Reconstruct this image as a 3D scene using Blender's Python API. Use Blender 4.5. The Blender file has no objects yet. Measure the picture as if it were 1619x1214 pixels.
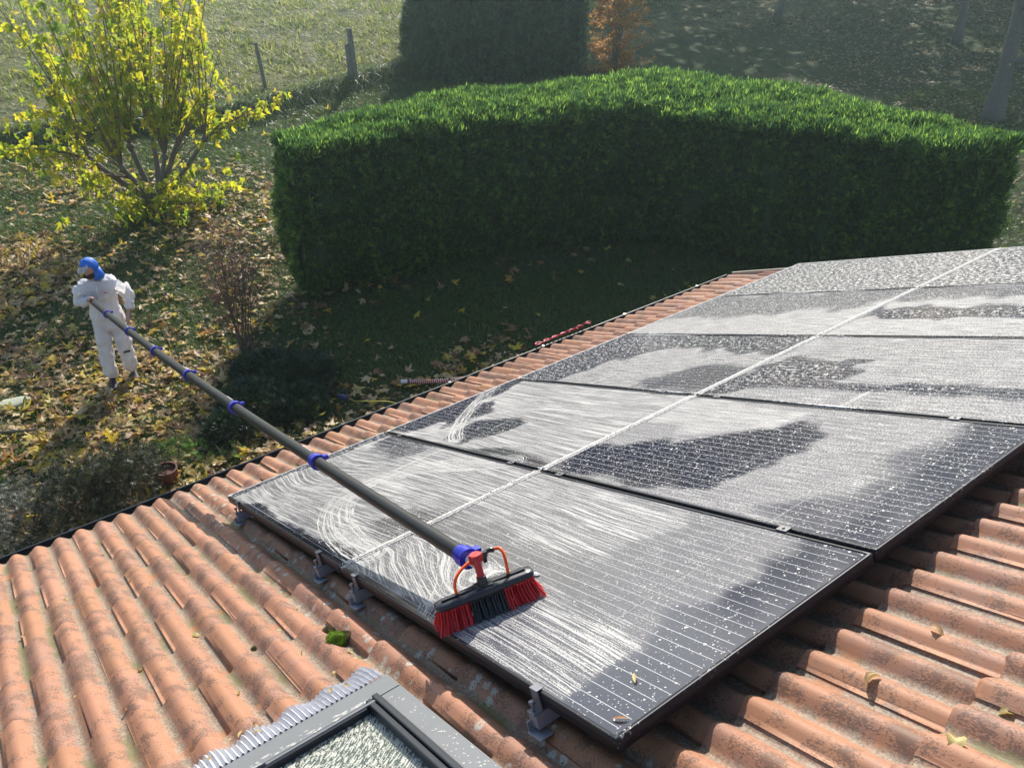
import bpy, bmesh, math, random
import numpy as np
from mathutils import Matrix, Vector, Euler, noise as mnoise

SC = bpy.context.scene
COL = SC.collection
R = math.radians
rng = np.random.default_rng(11)
random.seed(11)

# ------------------------------------------------------------------ camera, light, exposure
CAM = np.array([3.875520, -0.896021, 6.134797])
RCW = np.array([[0.598261, 0.438966, -0.670367], [0.801301, -0.327738, 0.500504], [0.0, -0.836598, -0.547817]])
FPX = 1340.17
cam_d = bpy.data.cameras.new('camera')
cam = bpy.data.objects.new('camera', cam_d); COL.objects.link(cam)
mw = Matrix.Identity(4)
for i in range(3):
    mw[i][0] = RCW[i, 0]; mw[i][1] = -RCW[i, 1]; mw[i][2] = -RCW[i, 2]; mw[i][3] = CAM[i]
cam.matrix_world = mw
cam_d.sensor_width = 36.0
cam_d.lens = FPX / 1619 * 36
cam_d.clip_start = 0.05; cam_d.clip_end = 900
SC.camera = cam

SUN = Vector((-0.695, 0.655, 0.58)).normalized()
w = bpy.data.worlds.new('World'); SC.world = w; w.use_nodes = True
nt = w.node_tree; nt.nodes.clear()
sky = nt.nodes.new('ShaderNodeTexSky'); sky.sky_type = 'NISHITA'; sky.sun_disc = False
sky.sun_elevation = math.asin(SUN.z); sky.sun_rotation = math.atan2(SUN.x, SUN.y)
sky.air_density = 1.0; sky.dust_density = 1.5; sky.ozone_density = 1.0; sky.altitude = 300
bg = nt.nodes.new('ShaderNodeBackground'); bg.inputs['Strength'].default_value = 0.15
out = nt.nodes.new('ShaderNodeOutputWorld')
nt.links.new(sky.outputs[0], bg.inputs['Color']); nt.links.new(bg.outputs[0], out.inputs[0])
sd = bpy.data.lights.new('sun', 'SUN'); sd.energy = 5.0; sd.angle = R(0.53); sd.color = (1.0, 0.94, 0.84)
so = bpy.data.objects.new('sun', sd); COL.objects.link(so)
so.rotation_euler = SUN.to_track_quat('Z', 'Y').to_euler()
SC.view_settings.view_transform = 'Standard'; SC.view_settings.look = 'None'
SC.view_settings.exposure = 0.5; SC.view_settings.gamma = 1.0; SC.view_settings.use_curve_mapping = False
SC.render.engine = 'CYCLES'
SC.cycles.max_bounces = 7; SC.cycles.diffuse_bounces = 3; SC.cycles.glossy_bounces = 3
SC.cycles.transparent_max_bounces = 6; SC.cycles.caustics_reflective = False; SC.cycles.caustics_refractive = False

# ------------------------------------------------------------------ frames of reference
# roof frame: u up the slope, v along the eaves, n off the roof; (0,0,0) = near lower corner of the first solar panel
TH = 0.424504; CT, ST = math.cos(TH), math.sin(TH)
RM = Matrix(((CT, 0, -ST, 0), (0, 1, 0, 0), (ST, 0, CT, 3.0), (0, 0, 0, 1)))
def W(u, v, n=0.0):
    return Vector((CT*u - ST*n, v, 3.0 + ST*u + CT*n))
def Wn(a):
    a = np.asarray(a, float)
    return np.stack([CT*a[:, 0] - ST*a[:, 2], a[:, 1], 3.0 + ST*a[:, 0] + CT*a[:, 2]], 1)
def project(P):
    q = (np.asarray(P, float) - CAM) @ RCW
    z = np.where(q[:, 2] < .05, .05, q[:, 2])
    return 809.5 + FPX*q[:, 0]/z, 607 + FPX*q[:, 1]/z, q[:, 2]
def infr(P, m=0.08):
    x, y, z = project(P)
    return (z > .1) & (x > -1619*m) & (x < 1619*(1+m)) & (y > -1214*m) & (y < 1214*(1+m))

# ------------------------------------------------------------------ object helpers
def tag(o, label=None, cat=None, group=None, kind=None):
    if label: o['label'] = label
    if cat: o['category'] = cat
    if group: o['group'] = group
    if kind: o['kind'] = kind
    return o
def link(o, parent=None):
    COL.objects.link(o)
    if parent is not None:
        o.parent = parent
    return o
def empty(name, loc=(0, 0, 0), label=None, cat=None, group=None, rotz=0.0):
    o = bpy.data.objects.new(name, None); COL.objects.link(o)
    o.location = loc; o.rotation_euler = (0, 0, rotz); o.empty_display_size = .2
    return tag(o, label, cat, group)
def mesh_np(name, V, F, smooth=False):
    """V (n,3); F list of (m,k) int arrays (same k inside an array)"""
    me = bpy.data.meshes.new(name)
    V = np.asarray(V, np.float32)
    if not isinstance(F, (list, tuple)): F = [F]
    F = [np.asarray(f, np.int32) for f in F if len(f)]
    me.vertices.add(len(V)); me.vertices.foreach_set('co', V.ravel())
    nl = sum(f.size for f in F); npoly = sum(len(f) for f in F)
    me.loops.add(nl); me.polygons.add(npoly)
    me.loops.foreach_set('vertex_index', np.concatenate([f.ravel() for f in F]))
    tot = np.concatenate([np.full(len(f), f.shape[1], np.int32) for f in F])
    start = np.concatenate([[0], np.cumsum(tot)[:-1]]).astype(np.int32)
    me.polygons.foreach_set('loop_start', start)
    try: me.polygons.foreach_set('loop_total', tot)
    except Exception: pass
    if smooth: me.polygons.foreach_set('use_smooth', np.ones(npoly, bool))
    me.update(calc_edges=True); me.validate()
    return me
def attr(me, name, data, typ='FLOAT'):
    a = me.attributes.new(name, typ, 'POINT')
    a.data.foreach_set('vector' if typ == 'FLOAT_VECTOR' else 'value', np.asarray(data, np.float32).ravel())
def obj(name, me, mat, parent=None, mtx=None):
    o = bpy.data.objects.new(name, me)
    if mat is not None and len(me.materials) == 0: me.materials.append(mat)
    link(o, parent)
    if mtx is not None: o.matrix_local = mtx
    return o
class MB:
    """collects boxes, tubes and sheets into one mesh"""
    def __init__(s): s.V = []; s.F = []; s.n = 0
    def add(s, V, F):
        V = [tuple(v) for v in V]
        s.V += V; s.F += [tuple(i + s.n for i in f) for f in F]; s.n += len(V); return s
    def box(s, c, d, M=None):
        x, y, z = d[0]/2, d[1]/2, d[2]/2
        P = [Vector((sx*x, sy*y, sz*z)) for sx in (-1, 1) for sy in (-1, 1) for sz in (-1, 1)]
        if M is not None: P = [M @ p for p in P]
        P = [p + Vector(c) for p in P]
        return s.add(P, [(0, 1, 3, 2), (4, 6, 7, 5), (0, 4, 5, 1), (2, 3, 7, 6), (0, 2, 6, 4), (1, 5, 7, 3)])
    def tube(s, pts, rad, k=10, cap=True):
        pts = [Vector(p) for p in pts]; n = len(pts)
        if not hasattr(rad, '__len__'): rad = [rad]*n
        prev = None; rings = []
        for i, p in enumerate(pts):
            t = (pts[min(i+1, n-1)] - pts[max(i-1, 0)]).normalized()
            if prev is None:
                a = t.orthogonal().normalized()
            else:
                a = (prev - t*prev.dot(t)); a = a.normalized() if a.length > 1e-6 else t.orthogonal().normalized()
            prev = a; b = t.cross(a)
            rings.append([p + (a*math.cos(2*math.pi*j/k) + b*math.sin(2*math.pi*j/k))*rad[i] for j in range(k)])
        V = [q for r in rings for q in r]
        F = [(i*k+j, i*k+(j+1) % k, (i+1)*k+(j+1) % k, (i+1)*k+j) for i in range(n-1) for j in range(k)]
        if cap: F += [tuple(range(k-1, -1, -1)), tuple((n-1)*k+j for j in range(k))]
        return s.add(V, F)
    def build(s, name, mat, parent=None, smooth=False, mtx=None, bevel=0):
        me = bpy.data.meshes.new(name); me.from_pydata([tuple(v) for v in s.V], [], s.F)
        if smooth:
            me.polygons.foreach_set('use_smooth', [True]*len(me.polygons))
        me.update()
        o = obj(name, me, mat, parent, mtx)
        if bevel:
            m = o.modifiers.new('bevel', 'BEVEL'); m.width = bevel; m.segments = 2; m.limit_method = 'ANGLE'
        return o
def smooth_by_angle(o, ang=40):
    me = o.data
    me.polygons.foreach_set('use_smooth', [True]*len(me.polygons))
    bm = bmesh.new(); bm.from_mesh(me)
    for e in bm.edges:
        if len(e.link_faces) == 2 and e.calc_face_angle(0) > R(ang): e.smooth = False
    bm.to_mesh(me); bm.free()

# ------------------------------------------------------------------ material helpers
class NT:
    def __init__(s, name):
        s.m = bpy.data.materials.new(name); s.m.use_nodes = True
        s.t = s.m.node_tree; s.t.nodes.clear()
        s.out = s.t.nodes.new('ShaderNodeOutputMaterial')
    def n(s, typ, ins=None, **kw):
        nd = s.t.nodes.new('ShaderNode' + typ)
        for k, v in kw.items(): setattr(nd, k, v)
        for k, v in (ins or {}).items(): s.set(nd.inputs[k], v)
        return nd
    def set(s, sock, v):
        if hasattr(v, 'is_linked') or isinstance(v, bpy.types.NodeSocket): s.t.links.new(v, sock)
        elif isinstance(v, bpy.types.Node): s.t.links.new(v.outputs[0], sock)
        else:
            if isinstance(v, (tuple, list)) and len(v) == 3 and sock.type == 'RGBA': v = (*v, 1)
            sock.default_value = v
    def math(s, op, a, b=None, c=None, clamp=False):
        nd = s.n('Math', operation=op, use_clamp=clamp); s.set(nd.inputs[0], a)
        if b is not None: s.set(nd.inputs[1], b)
        if c is not None: s.set(nd.inputs[2], c)
        return nd.outputs[0]
    def mul(s, a, b): return s.math('MULTIPLY', a, b)
    def add(s, a, b): return s.math('ADD', a, b)
    def sub(s, a, b): return s.math('SUBTRACT', a, b)
    def mx(s, a, b): return s.math('MAXIMUM', a, b)
    def step(s, x, lo, hi):
        nd = s.n('MapRange', interpolation_type='SMOOTHSTEP'); s.set(nd.inputs[0], x)
        s.set(nd.inputs[1], lo); s.set(nd.inputs[2], hi); return nd.outputs[0]
    def mix(s, f, a, b):
        nd = s.n('Mix', data_type='RGBA'); s.set(nd.inputs[0], f); s.set(nd.inputs[6], a); s.set(nd.inputs[7], b)
        return nd.outputs[2]
    def noise(s, vec, scale, detail=3, rough=.55, out=0):
        nd = s.n('TexNoise'); 
        if vec is not None: s.set(nd.inputs['Vector'], vec)
        nd.inputs['Scale'].default_value = scale; nd.inputs['Detail'].default_value = detail; nd.inputs['Roughness'].default_value = rough
        return nd.outputs[out]
    def vmul(s, v, k):
        nd = s.n('VectorMath', operation='MULTIPLY'); s.set(nd.inputs[0], v); s.set(nd.inputs[1], k); return nd.outputs[0]
    def vadd(s, v, k):
        nd = s.n('VectorMath', operation='ADD'); s.set(nd.inputs[0], v); s.set(nd.inputs[1], k); return nd.outputs[0]
    def ramp(s, f, stops, interp='LINEAR'):
        nd = s.n('ValToRGB'); s.set(nd.inputs[0], f); cr = nd.color_ramp; cr.interpolation = interp
        while len(cr.elements) < len(stops): cr.elements.new(0.5)
        for e, (p, c) in zip(cr.elements, stops): e.position = p; e.color = (*c, 1) if len(c) == 3 else c
        return nd.outputs[0]
    def attr(s, name, out='Fac'):
        return s.n('Attribute', attribute_name=name).outputs[out]
    def xyz(s, v):
        nd = s.n('SeparateXYZ'); s.set(nd.inputs[0], v); return nd.outputs
    def comb(s, x, y, z=0.0):
        nd = s.n('CombineXYZ'); s.set(nd.inputs[0], x); s.set(nd.inputs[1], y); s.set(nd.inputs[2], z); return nd.outputs[0]
    def bump(s, h, strength=.5, dist=.01):
        nd = s.n('Bump'); s.set(nd.inputs['Height'], h); nd.inputs['Strength'].default_value = strength; nd.inputs['Distance'].default_value = dist
        return nd.outputs[0]
    def bsdf(s, color, rough=.6, metal=0.0, normal=None, spec=.5, **kw):
        nd = s.n('BsdfPrincipled'); s.set(nd.inputs['Base Color'], color); s.set(nd.inputs['Roughness'], rough)
        s.set(nd.inputs['Metallic'], metal); s.set(nd.inputs['Specular IOR Level'], spec)
        if normal is not None: s.set(nd.inputs['Normal'], normal)
        for k, v in kw.items(): s.set(nd.inputs[k], v)
        return nd.outputs[0]
    def surf(s, sh): s.t.links.new(sh, s.out.inputs[0]); return s.m
def plain(name, col, rough=.5, metal=0.0, spec=.5, var=.15, scale=30, bump=.0, bscale=200):
    t = NT(name); tc = t.n('TexCoord').outputs['Object']
    f = t.noise(tc, scale, 4)
    c = t.mix(f, tuple(x*(1-var) for x in col), tuple(min(1, x*(1+var)) for x in col))
    nrm = t.bump(t.noise(tc, bscale, 3), bump, .002) if bump else None
    return t.surf(t.bsdf(c, rough, metal, nrm, spec))
def leafmat(name, stops, trans=.45, rough=.55, interp='LINEAR', gain=1.6):
    t = NT(name)
    r = t.math('FRACT', t.add(t.attr('rnd'), t.n('ObjectInfo').outputs['Random']))
    c = t.ramp(r, stops, interp)
    tc = t.n('TexCoord').outputs['Object']
    c = t.mix(t.mul(t.noise(tc, 22, 3), .5), c, t.vmul(c, (.55, .5, .5)))
    d = t.bsdf(c, rough, spec=.35)
    tr = t.n('BsdfTranslucent', {'Color': t.vmul(c, (gain, gain, gain*.8))})
    mx = t.n('MixShader', {0: trans}); t.t.links.new(d, mx.inputs[1]); t.t.links.new(tr.outputs[0], mx.inputs[2])
    return t.surf(mx.outputs[0])
# ================================================================== HOUSE
t = NT('terracotta')
tc = t.n('TexCoord').outputs['Object']; oi = t.n('ObjectInfo').outputs['Random']
geo = t.n('NewGeometry').outputs['Position']
off = t.comb(t.mul(oi, 37.0), t.mul(oi, 11.0), t.mul(oi, 5.0))
pw = geo
X = t.xyz(tc)
c1 = t.mix(t.noise(pw, 2.2, 4), (.30, .130, .062), (.40, .195, .105))
tv = t.attr('tv'); th_ = t.attr('th'); tu = t.attr('tu')
c1 = t.mix(t.mul(t.math('FRACT', t.mul(oi, 7.3)), .5), c1, (.43, .20, .13))
# dark speckle scattered along the tile, stronger towards the head of each tile
spk = t.noise(t.vmul(pw, (1, 1.5, 1)), 130, 3, .75)
big = t.noise(pw, 11, 3, .6)
roll2 = t.mul(t.step(tv, .085, .125), t.step(t.sub(.245, tv), 0, .02))
bias = t.add(t.add(t.mul(t.sub(big, .5), .95), .045), t.mul(roll2, .075))
dirt = t.step(t.add(spk, bias), .60, .69)
haze_ = t.mul(t.step(t.add(t.noise(pw, 6, 4, .6), t.mul(roll2, .10)), .50, .72), .50)
c1 = t.mix(haze_, c1, (.27, .155, .125))
c1 = t.mix(t.mul(dirt, .70), c1, (.10, .060, .045))
# grey film and lichen that settles in the troughs (height in the tile's own frame)
tr = t.n('MapRange', {0: th_, 1: .024, 2: -.001}).outputs[0]
tn = t.noise(pw, 24, 4, .65)
tm = t.mul(t.step(t.add(tr, t.mul(t.sub(tn, .5), 1.5)), .34, .95), .85)
gry = t.mix(t.step(t.noise(pw, 120, 3, .75), .35, .65), (.12, .085, .055), (.33, .27, .20))
c1 = t.mix(tm, c1, gry)
# green-brown moss in patches of the troughs
mm = t.mul(t.step(t.noise(pw, 3.1, 3), .52, .64), t.step(t.add(tr, t.mul(t.sub(t.noise(pw, 60, 3), .5), 1.2)), .45, .8))
c1 = t.mix(t.mul(mm, .85), c1, t.mix(t.noise(pw, 90, 2), (.06, .055, .02), (.20, .17, .06)))
# rusty patches
rm = t.mul(t.step(t.noise(pw, 4.7, 3), .60, .68), t.step(tr, .1, .7))
c1 = t.mix(t.mul(rm, .6), c1, (.36, .13, .045))
# pale crustose lichen rosettes
vo = t.n('TexVoronoi', {'Vector': t.vadd(pw, t.vmul(t.noise(pw, 40, 3, .6, 1), (.02, .02, .02))), 'Scale': 23.0}, feature='F1', )
lr = t.mul(t.step(vo.outputs['Distance'], .40, .28), t.step(t.xyz(vo.outputs['Color'])[0], .66, .70))
# lichen thrives beside the array where run-off keeps the tiles damp
near = t.n('MapRange', {0: t.math('ABSOLUTE', t.add(t.xyz(pw)[1], .02)), 1: .24, 2: .08}).outputs[0]
lm = t.mul(lr, t.mx(t.mul(near, .85), .04))
lm = t.mul(lm, t.step(t.noise(pw, 160, 2), .35, .5))
c1 = t.mix(lm, c1, (.42, .44, .38))
hgt = t.add(t.mul(t.noise(pw, 330, 3), .5), t.mul(dirt, .3))
M_tile = t.surf(t.bsdf(c1, .62, normal=t.bump(hgt, .35, .0025), spec=.38))
M_plaster = plain('plaster', (.55, .48, .38), .9, var=.08, bump=.4, bscale=120)
M_gutter = plain('dark_gutter', (.020, .021, .028), .38, .0, var=.2)
M_deck = plain('roof_felt', (.02, .018, .016), .9)
M_wood = plain('eaves_wood', (.12, .085, .06), .8)
M_mortar = plain('mortar', (.36, .32, .26), .9)
M_grey = plain('painted_grey_metal', (.17, .175, .18), .42, .0, var=.12, scale=14)
M_pleat = plain('pleated_lead', (.55, .55, .58), .5, .0, var=.15, scale=40)
M_gasket = plain('rubber_gasket', (.02, .021, .028), .35)
M_alu = plain('aluminium', (.62, .62, .64), .35, .9, var=.1)
M_steelgrey = plain('zinc_plate', (.36, .37, .41), .45, .6, var=.15)

house = empty('house', (0, 0, 0), 'house with a terracotta tiled roof, dark gutter and roof window below the solar panels', 'house')
U0, U1, V0, V1 = -0.995, 5.8, -4.15, 5.345
ridge = W(U1, 0, -.2)
xe, xr = -0.45, ridge.x; xb = 2*xr - xe
ze = W((xe)/CT, 0, -.235).z
mb = MB()
zt = ze - .02
pr = W(U1, 0, -.26).z
for y in (V0+.15, V1-.4):
    mb.add([(xe, y, -.3), (xb, y, -.3), (xb, y, zt), (xr, y, pr), (xe, y, zt), (xe, y+.25, -.3), (xb, y+.25, -.3), (xb, y+.25, zt), (xr, y+.25, pr), (xe, y+.25, zt)],
           [(0, 1, 2, 3, 4), (9, 8, 7, 6, 5), (0, 5, 6, 1), (1, 6, 7, 2), (2, 7, 8, 3), (3, 8, 9, 4), (4, 9, 5, 0)])
mb.box(((xe+.12), (V0+V1)/2-.0, zt/2-.15), (.24, V1-V0-.31, zt+.29))
mb.box(((xb-.12), (V0+V1)/2-.0, zt/2-.15), (.24, V1-V0-.31, zt+.29))
mb.build('wall', M_plaster, house)
# roof deck on both slopes
mb = MB()
a = W(U0-.02, 0, -.20); r_ = W(U1, 0, -.20)
xr2 = 2*r_.x - a.x
for (p, q) in (((a.x, a.z), (r_.x, r_.z)), ((xr2, a.z), (r_.x, r_.z))):
    mb.add([(p[0], V0, p[1]), (p[0], V1-.02, p[1]), (q[0], V1-.02, q[1]), (q[0], V0, q[1]),
            (p[0], V0, p[1]-.03), (p[0], V1-.02, p[1]-.03), (q[0], V1-.02, q[1]-.03), (q[0], V0, q[1]-.03)],
           [(0, 1, 2, 3), (7, 6, 5, 4), (0, 4, 5, 1), (2, 6, 7, 3), (1, 5, 6, 2), (0, 3, 7, 4)])
roof = mb.build('roof', M_deck, house)
# fascia, verge board
mb = MB(); f = W(U0+.03, 0, -.25)
mb.box((f.x, (V0+V1)/2, f.z-.045), (.025, V1-V0-.04, .14))
mb.build('fascia', M_wood, house)
mb = MB()
va = W(U0-.01, 0, -.125); vb = W(U1, 0, -.125); L = (vb-va).length
mid = (va+vb)/2; Mr = Matrix.Rotation(-TH, 3, 'Y')
mb.box((mid.x, V1+.012, mid.z-.03), (L, .026, .12), Mr)
mb.build('verge_board', M_mortar, house)
# gutter: half-round with a rolled lip
mb = MB(); gc = Vector((-.905, 0, 2.425)); k = 14; rg = .060
ys = [V0-.05, V1+.03]
prof = [(gc.x + rg*math.cos(R(180+180*i/k)), gc.z + rg*math.sin(R(180+180*i/k))) for i in range(k+1)]
prof2 = [(gc.x + (rg-.004)*math.cos(R(360-180*i/k)), gc.z + (rg-.004)*math.sin(R(360-180*i/k))) for i in range(k+1)]
P = prof + prof2; n = len(P)
mb.add([(x, y, z) for y in ys for x, z in P], [(i, (i+1) % n, n+(i+1) % n, n+i) for i in range(n)])
mb.tube([(gc.x-rg, ys[0], gc.z+.003), (gc.x-rg, ys[1], gc.z+.003)], .009, 10)
gut = mb.build('gutter', M_gutter, house); smooth_by_angle(gut, 50)
for y in np.arange(-3.6, 5.2, 0.95):
    b = MB(); b.box((gc.x-rg-.002, y, gc.z+.004), (.024, .022, .022)); b.box((gc.x, y, gc.z-.012), (2*rg-.02, .016, .004))
    b.build('gutter_bracket', M_gutter, gut)

# ---- tiles: two rolls to a tile, half bond
PV, PU = 0.244, 0.40
def tile_mesh(name, L=0.45, seed=0, ns=18, chip=0):
    rr = np.random.default_rng(seed)
    width = PV + .012
    vs = np.linspace(0, width, ns+1)
    ph = (vs - .047)/.122
    h = .036*(0.5+0.5*np.cos(2*np.pi*ph))**0.80
    h = np.where(vs < .006, h + .005, h)            # raised lip on the lap edge
    us = [0, .012, L]
    V = []
    for j, u in enumerate(us):
        tilt = .021*(1-u/.40)
        e = -.004 if j == 0 else 0
        for i in range(ns+1):
            du = (rr.uniform(-.0035, .0035) if j == 0 else 0)
            V.append((u+du, vs[i], h[i]+tilt+e))
    n = ns+1; T = len(V)
    for i in range(n): x, y, z = V[i]; V.append((x+.003, y, z-.0155))
    F = []
    for j in range(2):
        for i in range(ns): F.append((j*n+i, (j+1)*n+i, (j+1)*n+i+1, j*n+i+1))
    F = [tuple(reversed(f)) for f in F]
    for i in range(ns): F.append((i, i+1, T+i+1, T+i)[::-1])
    # lap side wall
    s = len(V); V += [(us[0], -.0002, V[0][2]-.017), (L, -.0002, V[2*n][2]-.017)]
    F.append((0, s, s+1, 2*n)[::-1])
    me = bpy.data.meshes.new(name); me.from_pydata(V, [], F); me.update()
    hh_ = [h[i % n] for i in range(3*n)] + [h[i] for i in range(n)] + [h[0], h[0]]
    attr(me, 'th', hh_); attr(me, 'tv', [x[1] for x in V]); attr(me, 'tu', [x[0] for x in V])
    bm = bmesh.new(); bm.from_mesh(me); bmesh.ops.recalc_face_normals(bm, faces=bm.faces)
    for f in bm.faces: f.smooth = True
    for e in bm.edges:
        if len(e.link_faces) == 2 and e.calc_face_angle(0) > R(50): e.smooth = False
    # make sure the top faces point off the roof
    if sum(f.normal.z for f in bm.faces) < 0: bmesh.ops.reverse_faces(bm, faces=bm.faces)
    bm.to_mesh(me); bm.free(); me.materials.append(M_tile)
    return me
TM = [tile_mesh('roof_tile', seed=s) for s in range(6)]
SKY_V1 = -.195; SKY_U0 = 2.49; SKY_V0 = -.98; SKY_U1 = 3.66
cells = []
nb = -0.155
for ci in range(-2, 15):
    u = -0.195 + PU*ci
    if u + .1 > U1: break
    v = (-.515 if ci % 2 == 0 else -.638)
    v0 = v - PV*math.ceil((v - V0)/PV)
    j = 0
    while True:
        vv = v0 + PV*j; j += 1
        if vv + PV > V1 + .16: break
        if vv < V0 - .02: continue
        if u > SKY_U0 - .12 and u + PU < SKY_U1 + .02 and vv > SKY_V0 - .05 and vv + PV < SKY_V1 + .07: continue
        cells.append((u, vv, ci))
score = []
for (u, v, ci) in cells:
    c = np.array([list(W(u+.2, v+.12, -.13))])
    x, y, z = project(c)
    vis = bool(infr(c, .03)[0])
    hid = (0.15 < u < 2.85 and 0.10 < v < 4.85) or (u > 2.8 and v > 1.9 and u+.4 < 3.35) 
    score.append((z[0] if vis and not hid else 1e6+z[0], u, v))
score.sort()
rest_V, rest_F, nn = [], [], 0
def getattr_(m, k):
    a_ = np.zeros(len(m.vertices), np.float32); m.attributes[k].data.foreach_get('value', a_); return a_
tb = [(np.array([list(x.co) for x in m.vertices]), [tuple(p.vertices) for p in m.polygons], getattr_(m, 'th'), getattr_(m, 'tv')) for m in TM]
rest_h, rest_v = [], []
for i, (s, u, v) in enumerate(score):
    q = random.randrange(6)
    rot = Euler((random.uniform(-.012, .012), random.uniform(-.006, .006), random.uniform(-.008, .008))).to_matrix().to_4x4()
    Lm = Matrix.Translation((u + random.uniform(-.006, .006), v + random.uniform(-.002, .002), nb + random.uniform(-.0015, .0015))) @ rot
    if v + PV > V1 + .02: Lm = Lm @ Matrix.Diagonal((1, .56, 1, 1))
    if i < 296 and s < 1e6:
        obj('roof_tile', TM[q], M_tile, roof, RM @ Lm)
    else:
        V, F, h1_, h2_ = tb[q]; rest_h.append(h1_); rest_v.append(h2_); A = np.array(Lm); Vt = V @ A[:3, :3].T + A[:3, 3]
        rest_V.append(Vt); rest_F += [tuple(a+nn for a in f) for f in F]; nn += len(V)
if rest_V:
    V = np.concatenate(rest_V)
    me = bpy.data.meshes.new('roof_tiles'); me.from_pydata([tuple(x) for x in V], [], rest_F); me.update()
    me.polygons.foreach_set('use_smooth', [True]*len(me.polygons))
    attr(me, 'th', np.concatenate(rest_h)); attr(me, 'tv', np.concatenate(rest_v))
    o = obj('roof_tiles', me, M_tile, roof, RM); o['kind'] = 'stuff'
# ridge caps and rear slope covering
mb = MB()
for i in range(28):
    y = V0 + .1 + i*.34
    if y > V1 - .2: break
    k = 8; pts = []
    for yy, rr_ in ((y, .115), (y+.37, .10)):
        for q in range(k+1):
            aa = R(180*q/k); pts.append((r_.x + rr_*math.cos(aa), yy, r_.z + .04 + rr_*math.sin(aa)))
    mb.add(pts, [(q, q+1, k+2+q, k+1+q) for q in range(k)])
mb.build('ridge_caps', M_tile, roof, smooth=True)

# ---- skylight (frame cover, pleated apron, gasket, pane with foam)
SN = -.058
skf = MB()
def slab(mb, u0, u1, v0, v1, n0, n1):
    return mb.box(((u0+u1)/2, (v0+v1)/2, (n0+n1)/2), (u1-u0, v1-v0, n1-n0))
slab(skf, 2.49, 2.585, SKY_V0, SKY_V1, -.19, SN)                 # lower bar
slab(skf, 2.587, SKY_U1, -.262, SKY_V1, -.19, SN-.001)          # side bar near the array
slab(skf, 2.587, SKY_U1, SKY_V0, SKY_V0+.07, -.19, SN-.001)
slab(skf, SKY_U1-.10, SKY_U1+.02, SKY_V0+.072, -.264, -.19, SN+.004)
skf.box((2.60, -.45, SN+.002), (.012, .34, .006))
sky_o = skf.build('skylight', M_grey, house, mtx=RM, bevel=.004)
g = MB()
slab(g, 2.575, SKY_U1-.1, -.284, -.264, -.12, SN+.010); slab(g, 2.575, SKY_U1-.1, -.306, -.287, -.12, SN+.004)
slab(g, 2.587, 2.60, SKY_V0+.07, -.308, -.12, SN-.008)
g.build('gasket', M_gasket, sky_o, bevel=.004)

# pleated apron
mb = MB(); npl = 50; vs = np.linspace(SKY_V0-.03, SKY_V1-.01, npl*4+1)
rows = [(2.318, -.094), (2.38, -.074), (2.44, -.062), (2.492, -.058)]
V = []; 
for (u, n0) in rows:
    for i, v in enumerate(vs):
        drop = .016*(0.5-0.5*math.cos(2*math.pi*(v+.468)/.122)) * (2.492-u)/.14
        wob = .004*math.sin(v*37+u*9)
        V.append((u + wob*(u < 2.4), v, n0 - drop + .0060*math.sin(2*math.pi*i/4)))
m = len(vs)
mb.add(V, [(j*m+i, j*m+i+1, (j+1)*m+i+1, (j+1)*m+i) for j in range(3) for i in range(m-1)])
o = mb.build('pleated_apron', M_pleat, sky_o)
so_ = o.modifiers.new('solid', 'SOLIDIFY'); so_.thickness = .0015
# ================================================================== SOLAR PANELS
def seg_dist(P, a, b):
    a = np.array(a); b = np.array(b); ab = b-a; tt = np.clip(((P-a)@ab)/(ab@ab), 0, 1)
    d = P - (a + tt[:, None]*ab); return np.hypot(d[:, 0], d[:, 1]), tt
def poly_sd(P, pts):
    pts = np.array(pts, float); n = len(pts); inside = np.zeros(len(P), bool); dm = np.full(len(P), 9.)
    for i in range(n):
        a, b = pts[i], pts[(i+1) % n]
        d, _ = seg_dist(P, a, b); dm = np.minimum(dm, d)
        cond = ((a[1] > P[:, 1]) != (b[1] > P[:, 1]))
        with np.errstate(divide='ignore', invalid='ignore'):
            xi = (b[0]-a[0])*(P[:, 1]-a[1])/(b[1]-a[1]) + a[0]
        inside ^= cond & (P[:, 0] < xi)
    return np.where(inside, dm, -dm)
def vnoise(P, sc, seed=0):
    r = np.random.default_rng(seed); G = r.random((256, 256))
    x = P[:, 0]*sc; y = P[:, 1]*sc; xi = np.floor(x).astype(int); yi = np.floor(y).astype(int)
    fx = x-xi; fy = y-yi; fx = fx*fx*(3-2*fx); fy = fy*fy*(3-2*fy)
    g = lambda a, b: G[a % 256, b % 256]
    return (g(xi, yi)*(1-fx)+g(xi+1, yi)*fx)*(1-fy) + (g(xi, yi+1)*(1-fx)+g(xi+1, yi+1)*fx)*fy
def sstep(x, a, b):
    t_ = np.clip((x-a)/(b-a), 0, 1); return t_*t_*(3-2*t_)
def rg(P, pts, soft=.03, amp=.05, sc=9, seed=1):
    q = P + np.stack([vnoise(P, sc, seed)-.5, vnoise(P, sc, seed+1)-.5], 1)*amp*2
    return sstep(poly_sd(q, pts), -soft, soft)
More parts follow.
